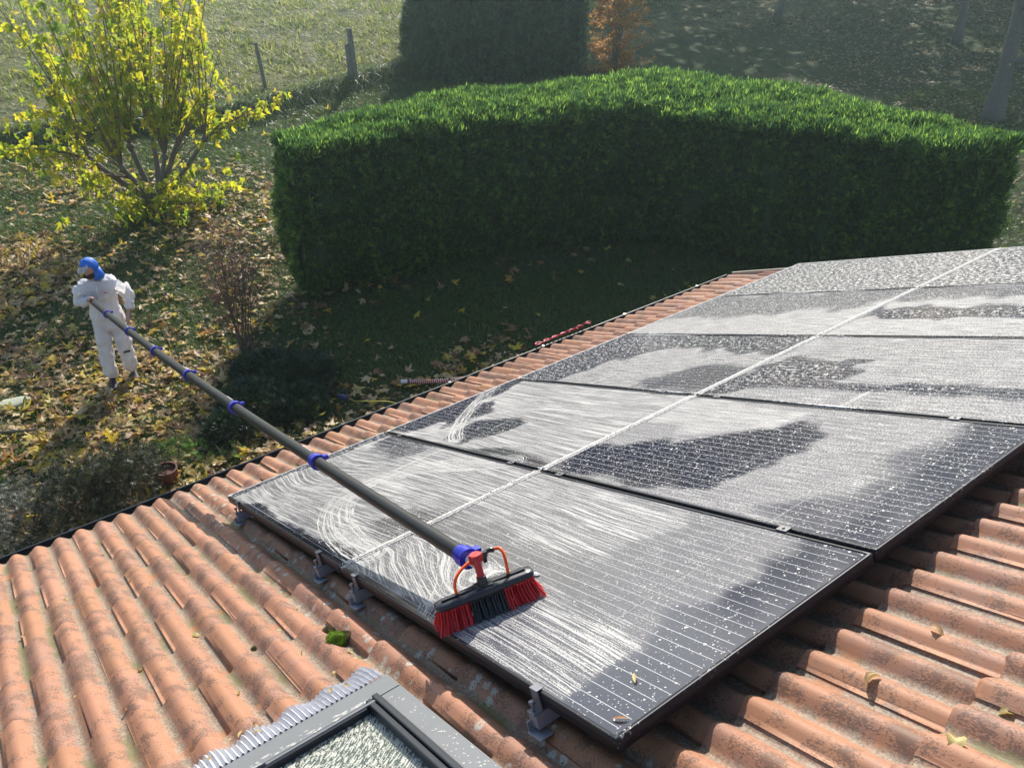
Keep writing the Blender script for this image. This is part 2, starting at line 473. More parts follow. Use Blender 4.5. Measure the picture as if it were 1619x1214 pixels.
def fields(P):
    """streak density, stipple density, droplet density, wet film; streak coordinates; swirl coordinates"""
    u, v = P[:, 0], P[:, 1]; N = len(P)
    ds = np.full(N, .62); st = np.full(N, .45); dp = np.full(N, .15); fm = np.full(N, .75)
    def put(m, a=None, b=None, c=None, d=None):
        nonlocal ds, st, dp, fm
        if a is not None: ds = ds*(1-m)+a*m
        if b is not None: st = st*(1-m)+b*m
        if c is not None: dp = dp*(1-m)+c*m
        if d is not None: fm = fm*(1-m)+d*m
    B = lambda a, b, c, d: [(a, c), (b, c), (b, d), (a, d)]
    # first row
    put(rg(P, B(-.1, 3.5, -.2, 1.02), .01, 0), .68, .42, .1, .85)
    put(rg(P, [(2.45, .42), (2.68, .62), (2.72, .9), (2.6, 1.03), (3.6, 1.03), (3.6, .36), (3.1, .34)], .05, .05), .25, .50, .1, .75)
    put(rg(P, [(2.3, .60), (2.62, .55), (2.66, .8), (2.50, .93), (2.2, .85)], .12, .05), .72)
    put(rg(P, [(2.62, -.1), (3.14, -.1), (3.20, .08), (3.17, .24), (3.04, .34), (2.62, .33)], .025, .04, 16), .70, .3, .1, .6)
    put(rg(P, [(2.95, -.1), (3.15, -.1), (3.20, .08), (3.17, .24), (3.04, .33), (2.92, .33)], .04, .03, 16), .74)
    put(rg(P, [(1.72, .34), (2.9, .34), (2.95, .5), (2.3, .52), (1.72, .5)], .06, .05), .50, .3, .1, .6)
    put(rg(P, [(3.17, -.2), (3.17, .26), (3.07, .45), (3.16, .6), (3.12, 1.03), (3.5, 1.03), (3.5, -.2)], .03, .05, 11), .0, .04, .28, .14)
    put(rg(P, [(-.1, -.1), (.05, -.1), (.05, .25), (.09, .55), (.10, 1.03), (-.1, 1.03)], .02, .03, 14), .25, .0, .95, .1)
    put(rg(P, [(.05, -.1), (.4, .075), (.75, .045), (1.25, .06), (1.48, .09), (1.66, .10), (1.68, -.1)], .012, .012, 14), .12, .0, .15, .05)  # near-edge strip left bare; the pole's shadow is partly put in as dark glass
    put(rg(P, [(1.70, -.1), (1.76, .02), (2.1, .035), (2.5, .055), (2.62, -.1)], .012, .014, 14), .2, .0, .1, .1)  # same strip towards the brush: bare glass, part of it pole shadow painted dark
    put(rg(P, [(.25, .78), (.62, .80), (.7, 1.03), (.05, 1.03)], .06, .06), .42, .1, .6, .35)
    put(rg(P, [(1.35, .30), (1.72, .22), (1.72, .52), (1.45, .50)], .05, .05), .40, .2, .55, .3)
    # second row
    r2 = rg(P, B(-.1, 3.5, 1.02, 2.04), .01, 0); put(r2, .70, .42, .1, .85)
    put(rg(P, B(1.69, 3.5, 1.02, 2.04), .02, 0), .30, .60, .1, .8)
    put(rg(P, [(-.1, 1.03), (.20, 1.06), (.30, 1.28), (.2, 1.62), (.13, 2.03), (-.1, 2.04)], .03, .05, 12), .0, .0, .75, .05)
    put(rg(P, [(.20, 1.30), (.42, 1.22), (.50, 1.50), (.30, 1.68)], .03, .05, 12), .0, .0, .7, .05)
    put(rg(P, [(.62, 1.12), (.60, 1.40), (.86, 1.46), (.98, 1.40), (.84, 1.10)], .03, .04, 12), .0, .0, .7, .05)
    put(rg(P, [(.95, 1.03), (1.1, 1.03), (1.66, 1.03), (1.66, 1.10), (1.2, 1.13)], .03, .03, 12), .25, .0, .1, .1)
    put(rg(P, [(1.72, 1.70), (2.05, 1.60), (2.40, 1.75), (2.46, 1.96), (1.72, 2.02)], .03, .05, 12), .55, .72, .1, .9)
    put(rg(P, [(1.69, 1.05), (1.72, 1.34), (1.98, 1.45), (2.16, 1.58), (2.37, 1.72), (2.51, 1.88), (2.69, 1.68), (2.68, 1.53), (2.60, 1.3), (2.5, 1.12), (2.1, 1.06)], .03, .06, 12), .0, .0, .62, .03)
    put(rg(P, [(2.9, 1.1), (3.1, 1.3), (3.05, 1.7), (3.15, 2.03), (3.5, 2.04), (3.5, 1.02), (3.0, 1.02)], .06, .06, 8), .0, .30, .4, .35)
    put(rg(P, [(3.18, 1.0), (3.2, 1.4), (3.16, 2.04), (3.5, 2.04), (3.5, 1.02)], .03, .04, 8), .0, .08, .5, .15)
    # third row
    r3 = rg(P, B(-.1, 3.5, 2.04, 3.06), .01, 0); put(r3, .40, .64, .1, .75)
    put(rg(P, [(-.1, 2.03), (.12, 2.05), (.45, 2.08), (.52, 2.5), (.75, 2.75), (1.68, 2.75), (1.68, 3.05), (-.1, 3.05)], .04, .07, 10), .0, .05, .95, .08)
    put(rg(P, [(1.15, 2.06), (1.68, 2.06), (1.68, 2.5), (1.3, 2.5)], .05, .06, 10), .25, .15, .35, .4)
    put(rg(P, [(1.69, 2.07), (1.72, 2.49), (1.8, 2.66), (2.26, 2.62), (2.34, 2.38), (1.95, 2.20)], .03, .06, 12), .0, .0, .95, .05)
    put(rg(P, [(1.9, 2.20), (2.6, 2.26), (3.4, 2.30), (3.4, 2.40), (2.6, 2.36), (1.95, 2.28)], .03, .03, 12), .0, .15, .9, .1)
    # fourth and fifth rows
    put(rg(P, B(-.1, 3.5, 3.06, 4.08), .01, 0), .30, .72, .2, .8)
    put(rg(P, [(-.1, 3.3), (.4, 3.5), (1.6, 3.6), (1.6, 4.07), (-.1, 4.07)], .08, .1, 7), .1, .42, .9, .45)
    put(rg(P, [(1.70, 3.42), (2.2, 3.40), (3.4, 3.38), (3.4, 3.52), (2.2, 3.60), (1.70, 3.62)], .04, .06, 9), .0, .08, .95, .1)
    put(rg(P, [(1.7, 3.8), (3.4, 3.8), (3.4, 4.07), (1.7, 4.07)], .06, .06, 9), .1, .45, .8, .4)
    put(rg(P, B(-.1, 3.5, 4.08, 5.2), .01, 0), .0, .38, 1.0, .3)
    # streak coordinates: the brush was pulled along the panels with a little wander
    t1 = v + .035*np.sin(u*1.9+v*3) + .022*(vnoise(P, 1.6, 5)-.5) + .005*(vnoise(P, 5, 6)-.5)
    t1 = t1 + sstep(u, 1.70, 1.9)*sstep(.42-v, 0, .25)*(.30*(u-1.7)*sstep(2.6-u, 0, .3) )
    t1 = t1 + sstep(u, .0, .5)*sstep(.6-u, -.3, .5)*.10*np.sin(v*4)*sstep(1.0-v, 0, .3)
    s1 = u
    # swirls and cross strokes
    strokes = [([(1.42, 1.02), (1.18, .90), (.96, .76), (.87, .60), (.86, .46), (.93, .33), (1.06, .24), (1.25, .17), (1.5, .13), (1.70, .12)], .11, .74),
               ([(-.04, 1.90), (.06, 1.76), (.20, 1.58), (.38, 1.38), (.58, 1.20), (.74, 1.10)], .07, .75),
               ([(1.74, .30), (1.98, .30), (2.2, .24), (2.36, .12), (2.46, .02)], .11, .62),
               ([(.30, 1.12), (.42, 1.25), (.55, 1.48), (.9, 1.62), (1.4, 1.66)], .05, .7),
               ([(.10, .12), (.10, .5), (.14, .96)], .02, .8),
               ([(.80, .42), (.805, .7), (.81, 1.0)], .016, .9), ([(.815, 1.3), (.82, 1.75)], .012, .7),
               ([(2.975, .30), (2.975, .99)], .005, .97), ([(2.975, 1.03), (2.975, 2.03)], .005, .97), ([(2.975, 2.06), (2.975, 3.04)], .006, .97),
               ([(2.965, .30), (2.965, .99)], .003, .9), ([(2.55, 1.05), (2.56, 1.5)], .006, .8), ([(2.53, 2.06), (2.54, 2.25)], .02, .9),
               ([(2.12, 2.55), (2.14, 2.85)], .012, .8), ([(1.25, 2.5), (1.26, 2.95)], .010, .95), ([(.78, 2.05), (.80, 2.25)], .02, .9),
               ([(2.45, 3.1), (2.46, 3.35)], .01, .8), ([(.6, 3.1), (.62, 3.5)], .012, .8),
               ([(.10, 2.95), (1.3, 3.03)], .01, .5)]
    s2 = np.zeros(N); t2 = np.zeros(N); m2 = np.zeros(N)
    for k, (pl, wd, am) in enumerate(strokes):
        pl = np.array(pl, float)
        if len(pl) > 3:                               # smooth the polyline
            tt = np.linspace(0, len(pl)-1, len(pl)*6); i0 = np.clip(np.floor(tt).astype(int), 0, len(pl)-2); fr = (tt-i0)[:, None]
            p0 = pl[np.clip(i0-1, 0, None)]; p1 = pl[i0]; p2 = pl[i0+1]; p3 = pl[np.clip(i0+2, None, len(pl)-1)]
            pl = .5*((2*p1)+(-p0+p2)*fr+(2*p0-5*p1+4*p2-p3)*fr**2+(-p0+3*p1-3*p2+p3)*fr**3)
        best = np.full(N, 9.); sgn = np.zeros(N); ln = np.zeros(N); acc = 0
        for i in range(len(pl)-1):
            d, tt = seg_dist(P, pl[i], pl[i+1]); ab = pl[i+1]-pl[i]; L = np.hypot(*ab)
            cr = ab[0]*(P[:, 1]-pl[i][1]) - ab[1]*(P[:, 0]-pl[i][0])
            up = d < best; best = np.where(up, d, best); sgn = np.where(up, np.sign(cr)*d, sgn); ln = np.where(up, acc+tt*L, ln); acc += L
        m = am*sstep(wd-best, -.004, min(.03, wd*.8))
        up = m > m2
        m2 = np.where(up, m, m2); t2 = np.where(up, sgn + k*3.7, t2); s2 = np.where(up, ln, s2)
    return ds, st, dp, fm, s1, t1, s2, t2, m2

t = NT('foamy_cell_glass')
A = t.attr; dens = t.xyz(A('dens', 'Vector')); film = A('film'); P_ = A('ruv', 'Vector'); wv = A('warp', 'Vector'); sv = A('swirl', 'Vector'); loc = A('loc', 'Vector')
wx = t.xyz(wv); sx = t.xyz(sv); lx = t.xyz(loc); px = t.xyz(P_)
def thr(n, d, lo, hi, w_=.045):
    # density d in 0..1 moves the threshold from hi (nothing) to lo (all)
    th = t.n('MapRange', {0: d, 1: 0.0, 2: 1.0, 3: hi, 4: lo}).outputs[0]
    return t.step(t.math('SUBTRACT', n, th), -w_, w_)
v1 = t.comb(t.mul(wx[0], 1.5), t.mul(wx[1], 115.0)); v1b = t.comb(t.mul(wx[0], 6.0), t.mul(wx[1], 300.0))
nA = t.noise(v1, 1.0, 2, .5); nB = t.noise(v1b, 1.0, 3, .6)
grain = t.noise(t.comb(t.mul(px[0], 170.0), t.mul(px[1], 260.0)), 1.0, 2, .6)
n1 = t.add(t.add(t.mul(nA, .38), t.mul(nB, .36)), t.mul(grain, .26))
streak = t.mul(thr(n1, dens[0], .44, .68, .030), t.step(dens[0], .0, .1))
v2 = t.comb(t.mul(sx[0], 1.8), t.mul(sx[1], 100.0)); v2b = t.comb(t.mul(sx[0], 12.0), t.mul(sx[1], 240.0))
n2 = t.add(t.add(t.mul(t.noise(v2, 1.0, 2, .5), .38), t.mul(t.noise(v2b, 1.0, 3, .6), .36)), t.mul(grain, .26))
swirl = t.mul(thr(n2, sx[2], .46, .66, .030), t.step(sx[2], .02, .25))
# stipple: small irregular cells of foam left between the streaks
sp = t.add(t.mul(t.noise(t.comb(t.mul(px[0], 110.0), t.mul(px[1], 210.0)), 1.0, 3, .7), .68), t.mul(t.noise(t.comb(t.mul(px[0], 7.0), t.mul(px[1], 120.0)), 1.0, 2, .6), .32))
stip = t.mul(thr(sp, dens[1], .42, .68, .035), t.step(dens[1], .02, .12))
# round droplets and blots in three sizes
def dots(scale, lo, keep):
    jit = t.vmul(t.noise(P_, scale*1.7, 2, .5, 1), (.5/scale, .5/scale, 0))
    vo = t.n('TexVoronoi', {'Vector': t.vadd(P_, jit), 'Scale': scale}, feature='F1')
    c = t.xyz(vo.outputs['Color'])
    rad = t.mul(t.mul(c[0], c[0]), lo)
    return t.mul(t.step(t.sub(rad, vo.outputs['Distance']), -.03, .05), t.step(t.sub(t.mul(dens[2], keep), c[1]), -.01, .01))
drop = t.mx(t.mx(dots(60., .36, .5), dots(110., .44, .8)), dots(200., .5, 1.0))
blot = t.noise(t.comb(t.mul(px[0], 34.0), t.mul(px[1], 62.0)), 1.0, 4, .62)
blot = t.mul(t.step(t.sub(blot, t.n('MapRange', {0: dens[2], 1: .7, 2: 1.0, 3: .74, 4: .55}).outputs[0]), -.015, .02), t.step(dens[2], .66, .8))
foam = t.mx(t.mx(streak, swirl), t.mx(t.mul(stip, .78), t.mx(drop, blot)))
foam = t.math('MINIMUM', foam, 1.0)
# cells under the glass: bus wires, seams between cells
bus = t.math('ABSOLUTE', t.sub(t.math('FRACT', t.math('DIVIDE', t.sub(lx[1], .0127), .0405)), .5))
busw = t.mul(t.step(bus, .030, .018), t.mul(t.step(lx[0], .024, .028), t.step(t.sub(1.652, lx[0]), .0, .004)))
busw = t.mul(busw, t.mul(t.step(lx[1], .024, .026), t.step(t.sub(.985, lx[1]), 0, .002)))
seam = t.math('ABSOLUTE', t.sub(t.math('FRACT', t.math('DIVIDE', t.sub(lx[0], .028), .0812)), .5))
seamw = t.step(seam, .488, .497)
mid = t.math('ABSOLUTE', t.sub(lx[0], .838)); midw = t.mul(t.step(mid, .010, .008), t.step(mid, .002, .004))
cellc = t.mix(t.noise(P_, 3.0, 2), (.007, .009, .024), (.011, .013, .035))
cellc = t.mix(t.mul(seamw, .6), cellc, (.004, .004, .006))
cellc = t.mix(t.mul(busw, .95), cellc, (.50, .50, .51))
cellc = t.mix(t.mul(midw, .35), cellc, (.10, .10, .11))
fgr = t.noise(P_, 240, 3, .7)
filmc = t.mul(film, t.add(.30, t.mul(fgr, .50)))
base = t.mix(t.mul(filmc, .68), cellc, (.30, .29, .30))
rough = t.n('MapRange', {0: filmc, 1: 0, 2: .5, 3: .10, 4: .30}).outputs[0]
h = t.add(t.mul(foam, 1.0), t.mul(t.mul(film, sp), .25))
nb_ = t.bump(h, .55, .0022)
base = t.mix(t.mul(t.mul(busw, film), .55), base, (.48, .47, .46))
glass = t.bsdf(base, rough, normal=nb_, spec=.5)
fc = t.mix(fgr, (.34, .33, .315), (.56, .545, .52))
fo = t.bsdf(fc, .45, normal=nb_, spec=.5)
mxs = t.n('MixShader', {0: foam}); t.t.links.new(glass, mxs.inputs[1]); t.t.links.new(fo, mxs.inputs[2])
M_cell = t.surf(mxs.outputs[0])

t = NT('dark_anodised_frame')
P_ = t.n('TexCoord').outputs['Object']; f_ = t.attr('foam')
nz = t.noise(t.n('NewGeometry').outputs['Position'], 130, 3, .7)
fmk = t.step(t.sub(nz, t.n('MapRange', {0: f_, 1: 0, 2: 1, 3: .78, 4: .22}).outputs[0]), -.03, .03)
nb_ = t.bump(t.mul(fmk, 1.0), .5, .002)
a_ = t.bsdf((.012, .013, .020), .45, .0, spec=.3); b_ = t.bsdf((.62, .60, .57), .5, normal=nb_)
mxs = t.n('MixShader', {0: fmk}); t.t.links.new(a_, mxs.inputs[1]); t.t.links.new(b_, mxs.inputs[2])
M_frame = t.surf(mxs.outputs[0])

M_bead = plain('foam_bead', (.40, .39, .37), .6, var=.2, scale=90, bump=.5, bscale=200)
PL, PW, PITCH = 1.676, 1.000, 1.02
fw, fh = .011, .038
ord5 = ['nearest', 'second nearest', 'middle', 'second farthest', 'farthest']
for r in range(5):
    for c in range(2):
        u0, v0 = c*1.696, r*PITCH
        lab = f"dark solar panel covered in soap foam, {'gutter side' if c == 0 else 'ridge side'} of the {ord5[r]} row"
        if r == 0 and c == 1: lab = 'dark solar panel with the red and black brush resting on it, half rinsed'
        if r == 0 and c == 0: lab = 'dark solar panel under the long pole, streaked with swirls of white foam'
        root = empty('solar_panel', W(u0, v0, 0), lab, 'solar panel', 'solar panels in a grid on the tiled roof')
        Mloc = Matrix.Rotation(-TH, 4, 'Y')
        # frame ring
        nu, nv = 60, 40
        def ring(uu0, uu1, vv0, vv1, n):
            us = np.linspace(uu0, uu1, nu+1); vs = np.linspace(vv0, vv1, nv+1)
            pts = [(a, vv0, n) for a in us[:-1]] + [(uu1, b, n) for b in vs[:-1]] + [(a, vv1, n) for a in us[::-1][:-1]] + [(uu0, b, n) for b in vs[::-1][:-1]]
            return pts
        rings = [ring(0, PL, 0, PW, -fh), ring(0, PL, 0, PW, -.0012), ring(.0012, PL-.0012, .0012, PW-.0012, 0), ring(fw, PL-fw, fw, PW-fw, 0), ring(fw, PL-fw, fw, PW-fw, -.006)]
        K = len(rings[0]); V = [p for q in rings for p in q]
        V += ring(.028, PL-.028, .028, PW-.028, -fh)
        F = []
        for j in range(4): F += [(j*K+i, j*K+(i+1) % K, (j+1)*K+(i+1) % K, (j+1)*K+i) for i in range(K)]
        F += [(5*K+i, 5*K+(i+1) % K, (i+1) % K, i) for i in range(K)]
        Va = np.array(V)
        gu, gv = Va[:, 0]+u0, Va[:, 1]+v0
        fo_ = np.zeros(len(V))
        top = Va[:, 2] > -.004
        if c == 0: fo_ = np.maximum(fo_, .62*(np.abs(Va[:, 0]-PL) < .02)*top); fo_ = np.maximum(fo_, 1.0*(Va[:, 0] < .02)*top*(gv > .0))
        else: fo_ = np.maximum(fo_, .62*(Va[:, 0] < .02)*top)
        if r == 0: fo_ = np.where((Va[:, 0] > PL-.02)*(c == 0)*(gv < .02), .3, fo_)
        lo = (Va[:, 1] < .02)*top; hi = (Va[:, 1] > PW-.02)*top
        fo_ = np.maximum(fo_, lo*(.3+.4*(r > 1))*(vnoise(np.stack([gu, gv], 1), 4, 3)))
        fo_ = np.maximum(fo_, hi*(.3+.5*(r > 1))*(vnoise(np.stack([gu, gv], 1), 5, 4)))
        fo_ = np.maximum(fo_, .5*(Va[:, 0] > PL-.02)*top*(c == 1)*vnoise(np.stack([gu, gv], 1), 6, 4))
        if r == 4: fo_ = np.maximum(fo_, hi*.8)
        me = mesh_np('frame', V, np.array(F)); attr(me, 'foam', fo_)
        obj('frame', me, M_frame, root, Mloc)
        # glass with the cell grid beneath it
        st_ = .013 if r < 2 else .02
        nu2, nv2 = int(PL/st_), int(PW/st_)
        us = np.linspace(fw, PL-fw, nu2+1); vs = np.linspace(fw, PW-fw, nv2+1)
        Ug, Vg = np.meshgrid(us, vs, indexing='ij'); Ug = Ug.ravel(); Vg = Vg.ravel()
        V = np.stack([Ug, Vg, np.full(len(Ug), -.0022)], 1)
        i, j = np.meshgrid(np.arange(nu2), np.arange(nv2), indexing='ij'); b0 = (i*(nv2+1)+j).ravel()
        F = np.stack([b0, b0+nv2+1, b0+nv2+2, b0+1], 1)
        me = mesh_np('glass', V, F, True)
        Pg = np.stack([Ug+u0, Vg+v0], 1)
        ds, st, dp, fm, s1, t1, s2, t2, m2 = fields(Pg)
        Z = np.zeros(len(Ug))
        attr(me, 'dens', np.stack([ds, st, dp], 1), 'FLOAT_VECTOR'); attr(me, 'film', fm)
        attr(me, 'ruv', np.stack([Pg[:, 0], Pg[:, 1], Z], 1), 'FLOAT_VECTOR')
        attr(me, 'warp', np.stack([s1, t1, Z], 1), 'FLOAT_VECTOR'); attr(me, 'swirl', np.stack([s2, t2, m2], 1), 'FLOAT_VECTOR')
        attr(me, 'loc', V, 'FLOAT_VECTOR')
        obj('glass', me, M_cell, root, Mloc)
        if c == 0:      # foam caught in the joint between the two columns of panels
            mb = MB(); K2 = 110; y0_ = .012 if r else .03; V_ = []
            for q in range(K2+1):
                y = y0_ + (PW+.018-y0_)*q/K2; w2 = (.0015 if r < 2 else -.001) + .0065*mnoise.noise(Vector((y*14, r*5, 0))) + .004*mnoise.noise(Vector((y*60, r*5, 0)))
                z_ = .0015 + .0015*mnoise.noise(Vector((y*30, r*5, 3)))
                V_ += [(PL+.010-max(w2, .0005)-.0035, y, .0006), (PL+.010, y, z_+.001), (PL+.010+max(w2, .0005)+.0035, y, .0006)]
            mb.add(V_, [(3*q, 3*q+1, 3*q+4, 3*q+3) for q in range(K2)] + [(3*q+1, 3*q+2, 3*q+5, 3*q+4) for q in range(K2)])
            mb.build('foam_bead', M_bead, root, smooth=True, mtx=Mloc)
        mb = MB(); mb.add([(.02, .02, -.0065), (PL-.02, .02, -.0065), (PL-.02, PW-.02, -.0065), (.02, PW-.02, -.0065)], [(3, 2, 1, 0)])
        mb.build('backsheet', M_gasket, root, mtx=Mloc)

# ---- mounting rails with end clamps, mid clamps and tile brackets
M_clamp = plain('clamp_alloy', (.18, .18, .20), .45, .3)
M_dull = plain('dark_clamp', (.10, .10, .11), .5, .3)
rails = [(.22, 'first mounting rail from the gutter, under the corner of the foamy panel'), (1.446, 'mounting rail left of the seam between the two nearest panels'),
         (1.838, 'mounting rail right of the seam between the two nearest panels'), (3.05, 'mounting rail nearest the ridge, its clamp beside the roof window')]
for u, lab in rails:
    root = empty('mounting_rail', W(u, -.06, -.08), lab, 'mounting rail', 'aluminium mounting rails beneath the solar panels')
    Ml = Matrix.Rotation(-TH, 4, 'Y')
    mb = MB()
    mb.box((0, 2.60, .0), (.036, 5.14, .034)); mb.box((-.014, 2.60, .021), (.008, 5.14, .008)); mb.box((.014, 2.60, .021), (.008, 5.14, .008))
    mb.build('rail', M_steelgrey, root, mtx=Ml)
    mb = MB()
    mb.box((0, .0545, .052), (.034, .006, .058)); mb.box((0, .062, .0845), (.034, .024, .004)); mb.box((0, .040, .026), (.034, .03, .006))
    mb.tube([(0, .038, .03), (0, .038, .050)], .0045, 8)
    mb.tube([(0, .038, .048), (0, .038, .058)], .009, 6)
    mb.build('end_clamp', M_clamp, root, mtx=Ml, bevel=.0015)
    mb = MB()
    mb.box((.012, .034, -.030), (.060, .044, .004)); mb.box((-.016, .034, -.014), (.004, .036, .030))
    mb.build('bracket_plate', M_steelgrey, root, mtx=Ml, bevel=.001)
    for r in range(1, 5):
        mb = MB(); y = .06 + r*PITCH - .01
        mb.box((0, y, .082), (.040, .030, .004)); mb.tube([(0, y, .083), (0, y, .088)], .005, 6); mb.box((0, y, .05), (.03, .010, .06))
        mb.build('mid_clamp', M_dull, root, mtx=Ml)
# ================================================================== BRUSH, POLE, WORKER
M_pole = plain('carbon_pole', (.022, .022, .024), .42, .0, .3, var=.2, scale=60, bump=.1, bscale=500)
M_blue = plain('blue_plastic', (.012, .018, .40), .32, var=.1)
M_red = plain('red_plastic', (.48, .018, .022), .35, var=.1)
M_redb = plain('red_bristle', (.62, .012, .02), .5, var=.25, scale=300)
M_blackb = plain('black_bristle', (.016, .018, .024), .55, var=.3, scale=300)
M_black = plain('black_plastic', (.022, .023, .028), .3, var=.15)
M_orange = plain('orange_tube', (.95, .10, .0), .35, var=.05)
M_white = plain('white_plastic', (.72, .72, .73), .4, var=.05)
A0 = np.array([2.20, .1752, 4.165]); H1 = np.array([-6.57, .500, 1.325])
def pole_pt(s):
    p = A0*(1-s) + H1*s; p = p.copy(); p[2] -= .085*4*s*(1-s); return Vector(p)
TOT = float(np.linalg.norm(H1-A0))
joints = [0.0, 1.40/9.3, 2.82/9.3, 4.08/9.3, 5.32/9.3, 6.62/9.3, 8.0/9.3, 1.0]
rad = [.0268, .0285, .0300, .0315, .0325, .0330, .0335]
pole = empty('telescopic_pole', tuple(pole_pt(0)), 'long dark telescopic pole with blue clamps reaching from the worker to the brush', 'pole')
def rel(p): return Vector(p) - pole_pt(0)
for i in range(7):
    s0, s1 = joints[i], joints[i+1]
    if i == 6: s1 = 1.035
    mb = MB(); pts = [rel(pole_pt(s0 + (s1-s0)*q/8)) for q in range(9)]
    mb.tube(pts, rad[i], 24); o = mb.build('pole_section', M_pole, pole); smooth_by_angle(o, 50)
    # clamp at the tip-ward end of each section
    p = pole_pt(s0); tdir = (pole_pt(s0+.004) - pole_pt(max(s0-.004, 0))).normalized() if i else (pole_pt(.004)-pole_pt(0)).normalized()
    Q = tdir.to_track_quat('X', 'Z').to_matrix()
    r_ = rad[i]
    mb = MB()
    c = rel(p)
    mb.tube([c - tdir*.014, c - tdir*.013, c + tdir*.022, c + tdir*.024, c+tdir*.05, c+tdir*.052], [r_*.95, r_*1.32, r_*1.36, r_*1.16, r_*1.14, r_*1.0], 24)
    mb.box(c + Q @ Vector((.004, -r_*1.38, r_*.35)), (.030, .028, .020), Q)
    mb.tube([c + Q @ Vector((-.008, -r_*1.55, r_*.4)), c + Q @ Vector((.018, -r_*1.55, r_*.4))], .008, 8)
    mb.box(c + Q @ Vector((.03, -r_*1.22, -r_*.2)), (.055, .010, .026), Q)
    o = mb.build('clamp', M_blue, pole, bevel=.0015); smooth_by_angle(o, 40)
    if i > 0 and i < 6:      # pale print on the sleeve below each clamp
        mb = MB()
        for q in range(4):
            cc = rel(pole_pt(s0 + .013 + .0035*q)); a = .55
            nrm = (Q @ Vector((0, -math.sin(a), math.cos(a)))).normalized()
            mb.box(cc + nrm*(r_+.0004), (.016, .014-.002*(q % 2), .0012), Matrix((tdir, nrm.cross(tdir), nrm)).transposed())
        mb.build('print', M_white, pole)
# white inner tip
t0 = (pole_pt(.004)-pole_pt(0)).normalized()
mb = MB(); mb.tube([rel(pole_pt(0)) - t0*.068, rel(pole_pt(0)) + t0*.01], .0165, 18)
o = mb.build('inner_tube', M_white, pole); smooth_by_angle(o, 50)

# ---- brush head (roof frame coordinates)
BA = Vector((2.535, .000, .078)); BB = Vector((2.622, .318, .078))     # stock ends
ax = (BB-BA).normalized(); nrm = Vector((.10, 0, 1)).normalized(); sd_ = nrm.cross(ax).normalized(); nrm = ax.cross(sd_).normalized()
if nrm.z < 0: nrm = -nrm; sd_ = -sd_
mid = (BA+BB)/2; Lb = (BB-BA).length
Bf = Matrix(((ax.x, sd_.x, nrm.x, mid.x), (ax.y, sd_.y, nrm.y, mid.y), (ax.z, sd_.z, nrm.z, mid.z), (0, 0, 0, 1)))
Bw = RM @ Bf
brush = empty('cleaning_brush', tuple(Bw.translation), 'red and black bristled wash brush with orange water tubes on the nearest panel', 'brush')
Bl = Matrix.Translation(-Bw.translation) @ Bw        # parent is unrotated
inv = Bw.inverted()
bm = bmesh.new()
# stock: rounded tapering bar
prof = [(-.5, .016, .007), (-.485, .024, .011), (-.42, .029, .013), (-.18, .031, .014), (0, .034, .018), (.18, .031, .014), (.42, .029, .013), (.485, .024, .011), (.5, .016, .007)]
rings = []
for (x, hw, hh) in prof:
    rings.append([bm.verts.new((x*Lb, hw*math.copysign(abs(math.cos(a))**.6, math.cos(a)), hh*math.copysign(abs(math.sin(a))**.7, math.sin(a)))) for a in [2*math.pi*i/16 for i in range(16)]])
for i in range(len(rings)-1):
    for j in range(16): bm.faces.new((rings[i][j], rings[i][(j+1) % 16], rings[i+1][(j+1) % 16], rings[i+1][j]))
bm.faces.new(rings[0][::-1]); bm.faces.new(rings[-1])
bmesh.ops.recalc_face_normals(bm, faces=bm.faces)
me = bpy.data.meshes.new('stock'); bm.to_mesh(me); bm.free()
me.polygons.foreach_set('use_smooth', [True]*len(me.polygons))
obj('stock', me, M_black, brush, Bl)
mb = MB(); mb.box((0, .0, .016), (Lb*.86, .010, .006)); mb.build('rib', M_black, brush, mtx=Bl, bevel=.002)
# bristles: splayed tufts, one part per coloured block
zf = -.074
rr = random.Random(5)
def tuft(mb, x, y):
    sx_ = x/(Lb*.5); sy = y/.026
    bx = x + (abs(sx_)**3)*math.copysign(.026, sx_) + rr.uniform(-.003, .003); by = y*1.75 + rr.uniform(-.004, .004) - .006
    for _ in range(9):
        a = rr.uniform(0, 6.28); q = rr.uniform(.3, 1)*.0055
        p0 = Vector((x+math.cos(a)*q*.35, y+math.sin(a)*q*.35, -.006)); p2 = Vector((bx+math.cos(a)*q*1.5, by+math.sin(a)*q*1.5, zf+rr.uniform(-.001, .004)))
        p1 = (p0+p2)/2 + Vector((0, 0, -.002)) + (p0-p2)*.0 + Vector(((x-bx)*.18, (y-by)*.18, 0))
        w0 = .0011; d = Vector((math.cos(a+1.57), math.sin(a+1.57), 0))
        mb.add([p0-d*w0, p0+d*w0, p1+d*w0*1.3, p1-d*w0*1.3, p2+d*w0*1.5, p2-d*w0*1.5], [(0, 1, 2, 3), (3, 2, 4, 5)])
for (name, lo, hi, mat, lab) in (('bristles', -.5, -.19, M_redb, 'red bristles at the near end'), ('bristles', -.19, .17, M_blackb, 'black bristles in the middle'), ('bristles', .17, .5, M_redb, 'red bristles at the far end')):
    mb = MB()
    nx = int((hi-lo)*Lb/.0092)
    for i in range(nx):
        x = (lo + (hi-lo)*(i+.5)/nx)*Lb*.97
        for y in (-.024, -.015, -.006, .003, .012, .021): tuft(mb, x + rr.uniform(-.0015, .0015), y)
    mb.box(((lo+hi)/2*Lb*.95, 0, -.012), ((hi-lo)*Lb*.93, .046, .014))
    o = mb.build(name, mat, brush, mtx=Bl); o['label'] = lab
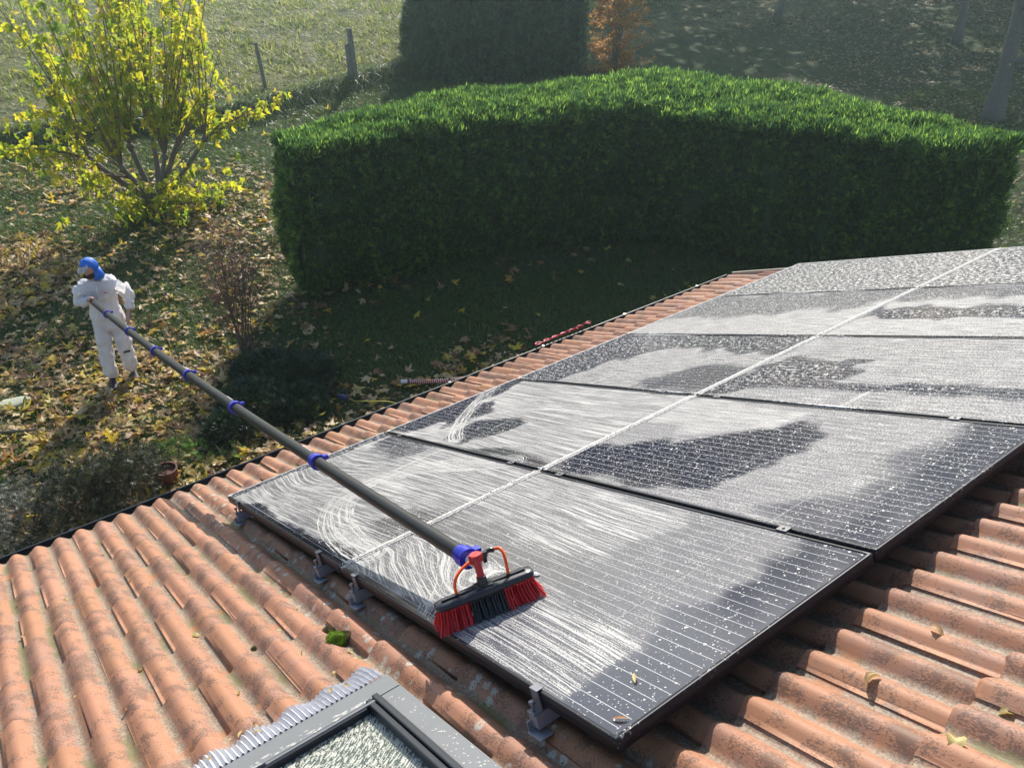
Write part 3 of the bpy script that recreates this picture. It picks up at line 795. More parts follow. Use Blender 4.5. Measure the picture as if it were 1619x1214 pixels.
# socket, swivel and neck, from the stock up to the pole tip
tip = inv @ (pole_pt(0) - t0*.058)
mb = MB(); mb.tube([(0, 0, .010), (0, .004, .046)], [.0185, .0155], 16); mb.box((0, 0, .017), (.055, .04, .008))
o = mb.build('ferrule', M_black, brush, mtx=Bl, bevel=.001); smooth_by_angle(o, 45)
kn = Vector((tip.x*.55, tip.y*.45, .105))
mb = MB(); mb.tube([(0, .004, .04), kn*.6+Vector((0, 0, .045))*.6, kn], [.0118, .0128, .0135], 16)
mb.tube([kn, kn + Vector((0, 0, .012))], .019, 14)
d = (tip-kn).normalized()
pd = d.cross(Vector((0, 0, 1))).normalized()
mb.tube([kn - pd*.022 + d*.008, kn + pd*.022 + d*.008], .015, 14)
mb.tube([kn + d*.01, tip], [.0145, .0125], 14)
for a in (-1, 1): mb.box(kn + pd*a*.012 + d*.016, (.012, .012, .026))
o = mb.build('swivel_neck', M_red, brush, mtx=Bl, bevel=.001); smooth_by_angle(o, 45)
yc = tip + Vector((.032, .006, .020))
mb = MB(); mb.tube([yc - Vector((.026, 0, .006)), yc + Vector((.02, 0, .006))], .0075, 10); mb.tube([yc, yc + Vector((.0, .004, -.03))], .008, 10)
mb.box(yc, (.02, .016, .018)); mb.tube([yc + Vector((.02, 0, .006)), yc + Vector((.034, 0, .002))], .0088, 10)
o = mb.build('y_connector', M_black, brush, mtx=Bl, bevel=.001); smooth_by_angle(o, 45)
def bez(p0, p1, p2, p3, n=18):
    return [p0*(1-t_)**3 + p1*3*t_*(1-t_)**2 + p2*3*t_*t_*(1-t_) + p3*t_**3 for t_ in [i/n for i in range(n+1)]]
yr = yc + Vector((.034, 0, .002)); yl = yc - Vector((.026, 0, .006))
mb = MB(); mb.tube(bez(yr, yr + Vector((.035, 0, .006)), Vector((.090, 0, .09)), Vector((.086, 0, .012))), .0052, 12); o = mb.build('water_tube', M_orange, brush, mtx=Bl, smooth=True)
mb = MB(); mb.tube(bez(yl, yl + Vector((-.035, 0, -.002)), Vector((-.105, .0, .085)), Vector((-.086, 0, .012))), .0052, 12); o = mb.build('water_tube', M_orange, brush, mtx=Bl, smooth=True)
mb = MB()
for x in (-.086, .086): mb.tube([(x, 0, .008), (x, 0, .022)], .0072, 10)
mb.build('tube_fitting', M_black, brush, mtx=Bl)
# dollop of foam at the brush end
bm = bmesh.new(); bmesh.ops.create_icosphere(bm, subdivisions=3, radius=1)
for v_ in bm.verts:
    k = .7+.5*mnoise.noise(v_.co*2.3); v_.co = Vector((v_.co.x*.022*k, v_.co.y*.014*k, max(v_.co.z, -.2)*.006*k))
me = bpy.data.meshes.new('foam_dollop'); bm.to_mesh(me); bm.free(); me.polygons.foreach_set('use_smooth', [True]*len(me.polygons))
o = obj('foam_dollop', me, M_white, None, RM @ Matrix.Translation((2.515, .385, .001)))
tag(o, 'small dollop of white foam beside the far end of the brush', 'foam')

# ---- worker
M_suit = NT('white_coverall'); t = M_suit
tc = t.n('TexCoord').outputs['Object']
wr = t.add(t.mul(t.noise(t.vmul(tc, (1, 1, .6)), 9, 3, .55), 1.0), t.mul(t.noise(tc, 28, 3, .6), .35))
X = t.xyz(t.n('NewGeometry').outputs['Position'])
soil = t.mul(t.n('MapRange', {0: X[2], 1: .75, 2: .1}).outputs[0], t.noise(tc, 14, 4, .7))
sc_ = t.mix(t.mul(soil, .7), (.86, .87, .91), (.62, .56, .47)); nb_ = t.bump(wr, .8, .035)
d_ = t.bsdf(sc_, .75, normal=nb_, spec=.2); tl_ = t.n('BsdfTranslucent', {'Color': sc_, 'Normal': nb_}); mxs = t.n('MixShader', {0: .38}); t.t.links.new(d_, mxs.inputs[1]); t.t.links.new(tl_.outputs[0], mxs.inputs[2])
M_suit = t.surf(mxs.outputs[0])
M_skin = plain('skin', (.50, .26, .19), .5, var=.08)
M_hood = plain('blue_hood', (.010, .14, .62), .55, var=.12)
M_capw = plain('cap_fabric', (.46, .44, .43), .8, var=.1)
M_beard = plain('beard', (.022, .014, .011), .85, var=.3, scale=90)
M_boot = plain('dark_boot', (.035, .03, .038), .6, var=.3)
WO = Vector((-6.80, .655, 0)); wrot = R(-20)
man = empty('person', tuple(WO), 'man in white coverall, blue hood and grey cap holding the long pole', 'person', rotz=wrot)
def lw(p):
    d = Vector(p) - WO; c, s = math.cos(-wrot), math.sin(-wrot)
    return Vector((d.x*c - d.y*s, d.x*s + d.y*c, d.z))
def skin(name, V, E, RD, mat, parent, sub=2, mtx=None, root=0, bump=None):
    me = bpy.data.meshes.new(name); me.from_pydata([tuple(v) for v in V], E, [])
    o = bpy.data.objects.new(name, me); me.materials.append(mat); link(o, parent)
    if mtx is not None: o.matrix_local = mtx
    m = o.modifiers.new('skin', 'SKIN'); m.use_smooth_shade = True
    for i, r in enumerate(RD):
        sv_ = me.skin_vertices[0].data[i]; sv_.radius = r if hasattr(r, '__len__') else (r, r); sv_.use_root = (i == root)
    s = o.modifiers.new('sub', 'SUBSURF'); s.levels = sub; s.render_levels = sub
    if bump:
        tx = bpy.data.textures.new(name, 'CLOUDS'); tx.noise_scale = bump[0]; tx.noise_depth = 2
        d = o.modifiers.new('folds', 'DISPLACE'); d.texture = tx; d.strength = bump[1]; d.mid_level = .5
    return o
hR = lw(pole_pt(.985)); hR0 = hR.copy()
fR = lw((-6.745, .49, .0)); fL = lw((-6.79, .775, .0))
shR, elR, wrR = Vector((.02, -.185, 1.43)), Vector((-.03, -.275, 1.17)), hR + Vector((-.07, -.035, .0))
shL, elL, wrL = Vector((.01, .19, 1.43)), Vector((-.06, .315, 1.18)), Vector((.08, .275, 1.01))
hL = Vector((.135, .250, .935))
# body: pelvis, chest, neck, head, arms and hands as one skin
V = [(0, .0, .93), (0, 0, 1.12), (0, 0, 1.34), (.01, 0, 1.47), (.035, -.015, 1.545), (.05, -.03, 1.62), (.05, -.03, 1.70), (.03, -.03, 1.755)]
E = [(i, i+1) for i in range(7)]; RD = [(.12, .10), (.11, .09), (.11, .08), (.060, .060), (.058, .058), (.078, .084), (.086, .090), (.055, .06)]
def chain(base, pts, rs):
    for p, r in zip(pts, rs):
        V.append(tuple(p)); E.append((base, len(V)-1)); RD.append(r); base = len(V)-1
    return base
chain(2, [shR, elR, wrR], [(.040, .040), (.032, .032), (.028, .028)]); eR = len(V)-1
chain(2, [shL, elL, wrL], [(.040, .040), (.032, .032), (.028, .028)]); eL = len(V)-1
def hand(base, w, palm, fdir, side, curl, grip=False):
    pc = palm; b = chain(base, [w + (pc-w)*.5, pc], [(.030, .024), (.043, .026)])
    kn = pc + fdir*.038
    for i, (off, ln) in enumerate([(-.033, .078), (-.012, .090), (.010, .085), (.031, .066)]):
        p0 = kn + side*off; c = curl
        p1 = p0 + (fdir*math.cos(.4) + c*math.sin(.4))*ln*.4
        p2 = p1 + (fdir*math.cos(1.1 if grip else .7) + c*math.sin(1.1 if grip else .7))*ln*.35
        p3 = p2 + (fdir*math.cos(2.2 if grip else 1.1) + c*math.sin(2.2 if grip else 1.1))*ln*.3
        chain(b, [p0, p1, p2, p3], [(.0115, .0115), (.0105, .0105), (.010, .010), (.0085, .0085)])
    th = pc - side*.03 + (w-pc)*.25
    chain(b, [th, th - side*.022 + fdir*.024 + c*.012, th - side*.02 + fdir*.05 + c*.03], [(.013, .013), (.0105, .0105), (.009, .009)])
pd_ = (lw(pole_pt(.97)) - lw(pole_pt(.99))).normalized()
hand(eR, wrR, hR + Vector((-.02, -.045, .0)), Vector((.45, .25, .85)).normalized(), pd_, Vector((.3, .95, -.1)).normalized(), True)
hand(eL, wrL, hL, Vector((.35, -.15, -.92)).normalized(), Vector((.90, .2, .3)).normalized(), Vector((.1, -.98, -.1)).normalized())
# legs inside the suit, feet
b = chain(0, [(-.0, -.09, .86), (fR.x*.4+.02, fR.y*.8, .50), (fR.x-.03, fR.y, .09)], [(.085, .085), (.055, .055), (.04, .04)])
b = chain(0, [(-.0, .09, .86), (fL.x*.4+.03, fL.y*.8, .50), (fL.x-.03, fL.y, .09)], [(.085, .085), (.055, .055), (.04, .04)])
body = skin('body', V, E, RD, M_skin, man)
# coverall
V = [(-.005, .0, .94), (-.01, 0, 1.10), (0, 0, 1.27), (.0, 0, 1.40), (.005, 0, 1.485)]
E = [(0, 1), (1, 2), (2, 3), (3, 4)]; RD = [(.185, .150), (.178, .150), (.190, .155), (.165, .125), (.085, .085)]
def lerp(a, b_, k): return a + (b_-a)*k
chain(3, [lerp(shR, elR, .12), lerp(shR, elR, .55), elR, lerp(elR, wrR, .5), lerp(elR, wrR, .93)], [(.092, .092), (.082, .082), (.078, .078), (.064, .064), (.043, .043)])
chain(3, [lerp(shL, elL, .12), lerp(shL, elL, .55), elL, lerp(elL, wrL, .5), lerp(elL, wrL, .95)], [(.092, .092), (.084, .084), (.082, .082), (.070, .070), (.046, .046)])
kR = Vector((fR.x*.5+.03, fR.y*.85-.005, .50)); kL = Vector((fL.x*.5+.04, fL.y*.85+.005, .50))
chain(0, [(.0, -.10, .83), lerp(Vector((0, -.10, .83)), kR, .5), kR, lerp(kR, fR, .5), lerp(kR, fR, .80)], [(.118, .118), (.108, .108), (.098, .098), (.093, .093), (.082, .082)])
chain(0, [(.0, .10, .83), lerp(Vector((0, .10, .83)), kL, .5), kL, lerp(kL, fL, .5), lerp(kL, fL, .80)], [(.118, .118), (.108, .108), (.098, .098), (.093, .093), (.082, .082)])
suit = skin('coverall', V, E, RD, M_suit, man, 3, bump=(.085, .07))
mb = MB(); mb.tube([(.0, -.0, 1.47), (-.055, .0, 1.50), (-.07, .0, 1.53)], [.10, .085, .05], 14); o = mb.build('collar', M_suit, man, smooth=True)
for (f_, y) in ((fR, -1), (fL, 1)):
    mb = MB(); a = -.25*y if y < 0 else .35
    V_ = []; k = 12
    secs = [(-.085, .030, .05, 0), (-.06, .040, .10, 0), (.0, .042, .125, 0), (.06, .046, .075, 0), (.13, .048, .058, 0), (.175, .035, .045, 0), (.195, .015, .03, 0)]
    Rz = Matrix.Rotation(a - .1, 3, 'Z')
    for (x, hw, hz, _) in secs:
        for q in range(k):
            an = 2*math.pi*q/k; V_.append(Vector((f_.x, f_.y, 0)) + Rz @ Vector((x-.02, hw*math.cos(an), hz/2+hz/2*math.sin(an)+.004)))
    mb.add(V_, [(i*k+q, i*k+(q+1) % k, (i+1)*k+(q+1) % k, (i+1)*k+q) for i in range(len(secs)-1) for q in range(k)] + [tuple(range(k))[::-1], tuple((len(secs)-1)*k+q for q in range(k))])
    mb.build('boot', M_boot, man, smooth=True)
# head furniture in a head frame: x forward
hd = Matrix.Translation((.048, -.028, 1.655)) @ Euler((R(4), R(16), R(-50))).to_matrix().to_4x4()
def ell(name, c, r, mat, sub=3, cut=None, nz=0, keep=None):
    bm = bmesh.new(); bmesh.ops.create_icosphere(bm, subdivisions=sub, radius=1)
    for v_ in bm.verts:
        k = 1 + nz*mnoise.noise(v_.co*4)
        v_.co = Vector((v_.co.x*r[0]*k+c[0], v_.co.y*r[1]*k+c[1], v_.co.z*r[2]*k+c[2]))
    if keep: 
        dl = [v_ for v_ in bm.verts if not keep(v_.co)]; bmesh.ops.delete(bm, geom=dl, context='VERTS')
    me = bpy.data.meshes.new(name); bm.to_mesh(me); bm.free(); me.polygons.foreach_set('use_smooth', [True]*len(me.polygons))
    return obj(name, me, mat, man, hd)
ell('face', (.016, 0, -.008), (.090, .076, .108), M_skin, 3)
o = ell('hood', (-.006, 0, .012), (.108, .094, .120), M_hood, 4, nz=.07, keep=lambda c: not (c.x > .012 + .25*max(c.z, 0) and c.z < .042) and c.z > -.115)
s_ = o.modifiers.new('solid', 'SOLIDIFY'); s_.thickness = .008
mb = MB(); mb.tube([(-.02, 0, -.05), (-.030, 0, -.12), (-.03, 0, -.17)], [.085, .082, .080], 16); mb.build('hood_neck', M_hood, man, smooth=True, mtx=hd)
mb = MB(); mb.tube([(.0, 0, -.09), (-.02, 0, -.15)], [.062, .066], 14); mb.build('neck', M_skin, man, smooth=True, mtx=hd)
# cap crown front and brim
ell('cap', (.004, 0, .022), (.106, .090, .106), M_capw, 4, keep=lambda c: c.x > .028 and .022 < c.z < .085)
bm = bmesh.new(); vs_ = []
for q in range(9):
    an = R(-62 + 124*q/8)
    vs_.append((bm.verts.new((.040+.062*math.cos(an), .088*math.sin(an), .034)), bm.verts.new((.070+.085*math.cos(an)**1.0, .076*math.sin(an), .030-.016*abs(math.sin(an))))))
for q in range(8): bm.faces.new((vs_[q][0], vs_[q+1][0], vs_[q+1][1], vs_[q][1]))
me = bpy.data.meshes.new('cap_brim'); bm.to_mesh(me); bm.free(); me.polygons.foreach_set('use_smooth', [True]*len(me.polygons))
o = obj('cap_brim', me, M_capw, man, hd); s_ = o.modifiers.new('solid', 'SOLIDIFY'); s_.thickness = .006
ell('beard', (.040, 0, -.066), (.078, .074, .062), M_beard, 4, nz=.12, keep=lambda c: c.z < -.038 or (abs(c.y) > .050 and c.z < .0))
ell('moustache', (.094, 0, -.034), (.012, .028, .009), M_beard, 2)
ell('nose', (.108, 0, -.006), (.021, .013, .023), M_skin, 2)
for y in (-.028, .028): ell('eye', (.090, y, .012), (.008, .011, .006), M_beard, 2); ell('brow', (.092, y, .026), (.008, .018, .004), M_beard, 2)
# small red chest print and black knee tape
def surf_patch(name, p, d, w_, h_, mat, dz=0):
    mb = MB(); d = Vector(d).normalized(); s = Vector((0, 0, 1)).cross(d).normalized(); u_ = d.cross(s)
    mb.box(Vector(p), (.006, w_, h_), Matrix((d, s, u_)).transposed()); return mb.build(name, mat, man)
surf_patch('chest_print', (.150, .085, 1.345), (1, .35, .1), .034, .014, plain('red_print', (.7, .05, .04), .6))
surf_patch('knee_tape', (kL.x+.094, kL.y+.028, .475), (1, .25, -.05), .085, .026, M_black)
# zip line
mb = MB(); mb.tube([(.168, .0, 1.02), (.166, .0, 1.15), (.160, .0, 1.30), (.125, .0, 1.42), (.09, 0, 1.47)], .006, 6); mb.build('zip', M_white, man, smooth=True)
# ================================================================== GARDEN
def bank_x(y): return np.interp(y, [-30, -6, 0, 3.5, 6.4, 9.5, 12.5, 17, 30], [-20, -18.4, -17.9, -17.6, -16.8, -17.7, -18.4, -20, -23])
def gz(x, y):
    x = np.asarray(x, float); y = np.asarray(y, float)
    d = bank_x(y) - x
    z = .42*sstep(d, 0, .55)
    P = np.stack([x.ravel(), y.ravel()], 1) + 500
    nzz = ((vnoise(P, .9, 21)-.5)*.06 + (vnoise(P, 3.1, 22)-.5)*.03).reshape(x.shape)
    return z + .02*np.clip(d-1, 0, None) + nzz*sstep(-x, 1.5, 4.0)
t = NT('lawn_soil')
pw = t.n('NewGeometry').outputs['Position']
c = t.mix(t.step(t.noise(pw, 2.0, 4), .4, .6), (.036, .066, .020), (.060, .064, .028))
c = t.mix(t.mul(t.noise(pw, 30, 4, .7), .7), c, (.024, .040, .012))
# beyond the bank the meadow is straw coloured
meadow = t.step(t.sub(-18.0, t.xyz(pw)[0]), -.5, .8)
c = t.mix(meadow, c, t.mix(t.step(t.add(t.mul(t.noise(pw, 6, 4, .7), .6), t.mul(t.noise(pw, .9, 3), .4)), .38, .62), (.040, .055, .018), (.20, .18, .085)))
M_soil = t.surf(t.bsdf(c, .95, normal=t.bump(t.noise(pw, 45, 4, .7), .9, .03), spec=.2))
def axis(lo, hi, fine_lo, fine_hi, f, cst):
    a = list(np.arange(fine_lo, fine_hi, f)); x = fine_lo; L = []
    s = f
    while x > lo: s *= 1.12; x -= s; L.append(x)
    x = a[-1]; Rr = []; s = f
    while x < hi: s *= 1.12; x += s; Rr.append(x)
    return np.array(L[::-1] + a + Rr)
gx = axis(-90, 24, -24, -2, .16, 0); gy = axis(-32, 84, -6, 22, .22, 0)
X_, Y_ = np.meshgrid(gx, gy, indexing='ij'); Z_ = gz(X_, Y_)
i, j = np.meshgrid(np.arange(len(gx)-1), np.arange(len(gy)-1), indexing='ij'); m = len(gy); b0 = (i*m+j).ravel()
ground = obj('ground', mesh_np('ground', np.stack([X_.ravel(), Y_.ravel(), Z_.ravel()], 1), np.stack([b0, b0+m, b0+m+1, b0+1], 1), True), M_soil)
ground['kind'] = 'structure'

# ---- leaf shapes
def maple(curl=.3, seed=0, low=False):
    r = np.random.default_rng(seed)
    if low:
        ang = np.radians([90, 50, 20, -30, -90, -150, -200, -230]); rad_ = np.array([1, .42, .9, .55, .2, .55, .9, .42])
    else:
        ang, rad_ = [], []
        for a, L_, wd in ((90, 1.0, 15), (38, .88, 14), (-14, .55, 12)):
            for s in ((1, -1) if a != 90 else (1,)):
                pass
        A = [(-90, .10), (-62, .34), (-30, .50), (-16, .60), (-2, .46), (10, .36), (22, .62), (36, .92), (48, .66), (60, .40), (72, .66), (80, .72), (90, 1.02)]
        A = A + [(180-a, q) for a, q in A[1:-1]][::-1]
        ang = np.radians([a for a, _ in A]); rad_ = np.array([q for _, q in A]) * (1 + r.uniform(-.08, .08, len(A)))
    x = np.cos(ang)*rad_*.5; y = np.sin(ang)*rad_*.5
    ph = r.uniform(0, 6.3)
    rr_ = np.hypot(x, y)
    z = -curl*rr_**2*1.6 + curl*.35*np.sin(3*ang+ph)*rr_ + curl*.5*np.abs(x)*np.sign(r.uniform(-1, 1))
    V = np.concatenate([[[0, -.02, .02*curl]], np.stack([x, y, z], 1)]); n = len(x)
    F = np.array([(0, k+1, (k+1) % n+1) for k in range(n)])
    return V, F
def oval(curl=.2, seed=0):
    r = np.random.default_rng(seed); t_ = np.linspace(0, 1, 5); w_ = np.array([0, .2, .24, .17, 0])*1.0
    V = []; 
    for a, b in zip(t_, w_): V += [(-b, a-.5, curl*b), (b, a-.5, curl*b)]
    V = np.array(V); V[:, 2] += -curl*.9*(V[:, 1])**2
    V = np.concatenate([V, [(0, a-.5, -curl*.9*(a-.5)**2) for a in t_]])
    F = []
    for k in range(4): F += [(2*k, 10+k, 10+k+1), (2*k, 10+k+1, 2*k+2), (10+k, 2*k+1, 2*k+3), (10+k, 2*k+3, 10+k+1)]
    return V, np.array(F)
def rotmats(yaw, tilt, tdir, roll=None):
    """leaf lying flat, spun by yaw, then tilted by `tilt` towards azimuth tdir"""
    n = len(yaw); cy, sy = np.cos(yaw), np.sin(yaw); Z0, O = np.zeros(n), np.ones(n)
    Rz = np.stack([cy, -sy, Z0, sy, cy, Z0, Z0, Z0, O], 1).reshape(n, 3, 3)
    ax_ = np.stack([-np.sin(tdir), np.cos(tdir), Z0], 1); c, s = np.cos(tilt), np.sin(tilt)
    K = np.zeros((n, 3, 3)); K[:, 0, 1] = -ax_[:, 2]; K[:, 0, 2] = ax_[:, 1]; K[:, 1, 0] = ax_[:, 2]; K[:, 1, 2] = -ax_[:, 0]; K[:, 2, 0] = -ax_[:, 1]; K[:, 2, 1] = ax_[:, 0]
    I = np.eye(3)[None]; Rt = I + s[:, None, None]*K + (1-c)[:, None, None]*(K@K)
    return Rt@Rz
def scatter(kinds, P, Rm, S, pick=None):
    """joins copies of small meshes; returns V, F, rnd"""
    Vs, Fs, Rs, n = [], [], [], 0
    pick = rng.integers(0, len(kinds), len(P)) if pick is None else pick
    for k, (V, F) in enumerate(kinds):
        ix = np.where(pick == k)[0]
        if not len(ix): continue
        sc = S[ix][:, None, None] if S.ndim == 1 else S[ix][:, None, :]
        VV = np.einsum('nij,nkj->nki', Rm[ix], V[None]*sc) + P[ix][:, None, :]
        FF = F[None] + (np.arange(len(ix))*len(V))[:, None, None] + n
        Vs.append(VV.reshape(-1, 3)); Fs.append(FF.reshape(-1, F.shape[1])); n += VV.shape[0]*VV.shape[1]
        Rs.append(np.repeat(rng.random(len(ix)), len(V)))
    return np.concatenate(Vs), np.concatenate(Fs), np.concatenate(Rs)
def stuff(name, kinds, P, Rm, S, mat, parent=None, kind='stuff', loc=None, smooth=False, pick=None, bias=None):
    V, F, Rn = scatter(kinds, P, Rm, S, pick)
    if loc is not None: V = V - np.asarray(loc)
    me = mesh_np(name, V, F, smooth); attr(me, 'rnd', Rn)
    o = obj(name, me, mat, parent)
    if kind: o['kind'] = kind
    return o

DEAD = [(0, (.14, .075, .038)), (.16, (.36, .20, .085)), (.32, (.62, .45, .24)), (.50, (.68, .54, .31)), (.62, (.34, .17, .065)), (.74, (.50, .43, .15)), (.86, (.66, .48, .05)), (.93, (.68, .54, .05)), (.97, (.50, .22, .05)), (1, (.30, .34, .07))]
M_leaf = leafmat('fallen_leaf', DEAD, .38, .45, gain=1.5)
M_leafd = leafmat('fallen_leaf_faded', [(0, (.15, .10, .06)), (.4, (.34, .25, .15)), (.75, (.46, .36, .22)), (.9, (.42, .35, .12)), (1, (.26, .15, .08))], .25, .6, gain=1.2)
M_grass = leafmat('grass', [(0, (.045, .095, .020)), (.45, (.075, .145, .026)), (.8, (.13, .18, .035)), (.95, (.16, .16, .05)), (1, (.26, .22, .09))], .42, .34, gain=1.7)
M_grassf = leafmat('meadow_grass', [(0, (.10, .15, .03)), (.4, (.19, .25, .045)), (.75, (.30, .31, .08)), (1, (.48, .42, .20))], .45, .5, gain=1.7)

MK = [maple(c_, s) for s, c_ in enumerate([.15, .3, .5, .7, .9, .4, .6, .8])]
ML = [maple(c_, s, True) for s, c_ in enumerate([.3, .8, 1.3])]
def in_shade(x, y):   # the strip of lawn between hedge and house has few leaves: a property of where the maple stands
    return 0
def leaf_density(x, y):
    """fallen leaves per square metre, thick around the maple and the left lawn, thin by the hedge"""
    d = np.zeros_like(x)
    left = sstep(-(y - (1.9 + .10*(-x-5))), -.7, .5)          # left of the stem shrub
    d = 140*left*sstep(x, -13.5, -10.5) + 55*left*(x <= -10.5)
    under = np.exp(-(((x+11.2)/2.8)**2 + ((y-3.2)/2.4)**2)); d = np.maximum(d, 85*under)
    d = np.maximum(d, 85*np.exp(-(((x+8.6)/2.6)**2 + ((y-2.0)/1.3)**2)))
    bare = vnoise(np.stack([x, y], 1)+300, .55, 31); d = d*(.22+1.15*sstep(bare, .30, .60))
    near = 75*np.exp(-((x+4.35)/.45)**2)*sstep(y, 1.7, 2.4)*sstep(6.3-y, 0, 1.5); d = np.maximum(d, near)
    d = np.maximum(d, 2.6)
    return d
# candidates
N = 80000
xx = rng.uniform(-17.2, -3.7, N); yy = rng.uniform(-4.5, 14, N); area = 13.5*18.5
HEDGE_F = [(-7.30, 3.55), (-7.28, 3.9), (-7.12, 4.7), (-7.0, 6.0), (-6.80, 7.6), (-6.15, 8.95), (-5.05, 9.75), (-3.95, 10.2), (-2.6, 10.75), (-1.85, 11.1), (-1.45, 11.45), (-1.3, 11.8)]
HEDGE_B = [(-8.05, 3.65), (-8.65, 4.9), (-8.68, 6.3), (-8.44, 7.6), (-8.15, 9.0), (-7.8, 10.5), (-7.0, 11.8), (-6.1, 12.1), (-4.9, 12.3), (-3.7, 12.3), (-2.7, 12.4), (-1.75, 12.3), (-1.4, 12.05)]
hedge_in = lambda x, y: poly_sd(np.stack([x, y], 1), HEDGE_F + HEDGE_B[::-1]) > .12
P0 = np.stack([xx, yy, gz(xx, yy)], 1)
keep = (rng.random(N) < leaf_density(xx, yy)*area/N) & infr(P0, .12) & ~hedge_in(xx, yy)
P0 = P0[keep]
_, _, zd = project(P0)
ns = len(P0)
yaw = rng.uniform(0, 6.28, ns); tilt = np.clip(np.abs(rng.normal(0, .34, ns)), 0, .8); td = rng.uniform(0, 6.28, ns)
Rm = rotmats(yaw, tilt, td)
flip = rng.random(ns) < .4; Rm[flip] = Rm[flip] @ np.diag([1, -1, -1.])
S = rng.uniform(.14, .275, ns)*np.where(rng.random(ns) < .35, .55, 1)
P0[:, 2] += rng.uniform(.03, .085, ns)
order = np.argsort(zd/np.maximum(S, .1)); P0, Rm, S = P0[order], Rm[order], S[order]
LM = []
for k, (V, F) in enumerate(MK):
    me = mesh_np('leaf', V, F, False); me.materials.append(M_leaf); LM.append(me)
for k in range(298):
    Mx = Matrix([list(r_) for r_ in Rm[k]]).to_4x4() @ Matrix.Scale(S[k], 4)
    Mx.translation = Vector(P0[k])
    o = obj('leaf', LM[rng.integers(0, len(MK))], None, ground, Mx)
stuff('leaf_litter', MK, P0[298:], Rm[298:], S[298:], M_leaf, ground)
# small crumbled leaves between the big ones
N = 9000; xx = rng.uniform(-14, -3.7, N); yy = rng.uniform(-4, 6, N); P1 = np.stack([xx, yy, gz(xx, yy)+.05], 1)
k = (rng.random(N) < leaf_density(xx, yy)/60) & infr(P1, .1); P1 = P1[k]; n_ = len(P1)
stuff('leaf_crumbs', [oval(.6, 1), ML[1]], P1, rotmats(rng.uniform(0, 6.28, n_), np.abs(rng.normal(0, .5, n_)), rng.uniform(0, 6.28, n_)), rng.uniform(.03, .075, n_), M_leafd, ground)
# far slope: pale small leaves lying in the meadow, thick towards the wood
N = 190000; xx = rng.uniform(-62, -2, N); yy = rng.uniform(-8, 62, N); P1 = np.stack([xx, yy, gz(xx, yy)+.03], 1)
woods = sstep(xx*.60 + yy*.80, 7.5, 13.5); dn = np.where(xx < bank_x(yy), 3.4 + 30*woods, 0) + np.where((yy > 12.5) & (xx >= bank_x(yy)), 34*woods, 0)
dn = dn*(.5+sstep(vnoise(np.stack([xx, yy], 1)+300, .4, 41), .3, .7))
k = (rng.random(N) < dn*(60*70)/N) & infr(P1, .1); P1 = P1[k]; n_ = len(P1)
stuff('far_leaf_litter', ML, P1, rotmats(rng.uniform(0, 6.28, n_), np.abs(rng.normal(0, .35, n_)), rng.uniform(0, 6.28, n_)), rng.uniform(.10, .17, n_), M_leafd, ground)

# ---- grass
def blade(nseg=2, w_=.05, bend=.35):
    V = []; 
    for q in range(nseg+1):
        a = q/nseg; ww = w_*(1-a*.95)
        V += [(-ww/2, bend*a*a, a*(1-.25*bend*a)), (ww/2, bend*a*a, a*(1-.25*bend*a))]
    return np.array(V), np.array([(2*q, 2*q+1, 2*q+3, 2*q+2) for q in range(nseg)])
GB = [blade(2, .12, b) for b in (.3, .7, 1.1)]
def grass(name, N, x0, x1, y0, y1, hlo, hhi, mat, dens=None, cluster=0, mask=None, blades=GB, lean=.6):
    xx = rng.uniform(x0, x1, N); yy = rng.uniform(y0, y1, N)
    P = np.stack([xx, yy, gz(xx, yy)], 1); k = infr(P, .1)
    if dens is not None: k &= rng.random(N) < dens(xx, yy)
    P = P[k]
    if cluster:
        P = np.repeat(P, cluster, 0); P[:, :2] += rng.normal(0, .022, (len(P), 2))
    n_ = len(P); yw = rng.uniform(0, 6.28, n_)
    Rm = rotmats(yw, np.abs(rng.normal(0, lean*.5, n_)), yw+1.57)
    S = rng.uniform(hlo, hhi, n_)*(.6+.8*vnoise(P[:, :2]+300, 1.3, 51))
    return stuff(name, blades, P, Rm, S, mat)
lawn_d = lambda x, y: np.clip(.25+1.1*sstep(vnoise(np.stack([x, y], 1)+300, .8, 61), .25, .6), 0, 1)*np.where(x < bank_x(y)+.1, 0, 1)*(~hedge_in(x, y))
g1 = grass('lawn_grass', 62000, -13.5, -3.6, -4.5, 11, .05, .12, M_grass, lawn_d, 4)
tag(g1, 'short green lawn grass between the house and the hedge', 'grass')
g2 = grass('rough_grass', 60000, -18, -12.5, -5, 15, .07, .15, M_grass, lawn_d, 3)
tag(g2, 'rough shaded grass beyond the leafy maple bush', 'grass')
md = lambda x, y: np.where(x < bank_x(y), 1, 0)*np.clip(sstep(vnoise(np.stack([x, y], 1)+300, .7, 71), .2, .6)+.25, 0, 1)
g3 = grass('meadow_grass', 100000, -46, -17, -6, 40, .10, .24, M_grassf, md, 3, lean=.9, blades=[blade(1, .16, b) for b in (.4, .9)])
tag(g3, 'pale sunlit meadow grass on the bank beyond the garden', 'grass')
g6 = grass('side_grass', 16000, -9, 2, 10.5, 24, .06, .14, M_grass, lambda x, y: ~hedge_in(x, y), 3)
tag(g6, 'shaded grass around the right end of the curved hedge', 'grass')
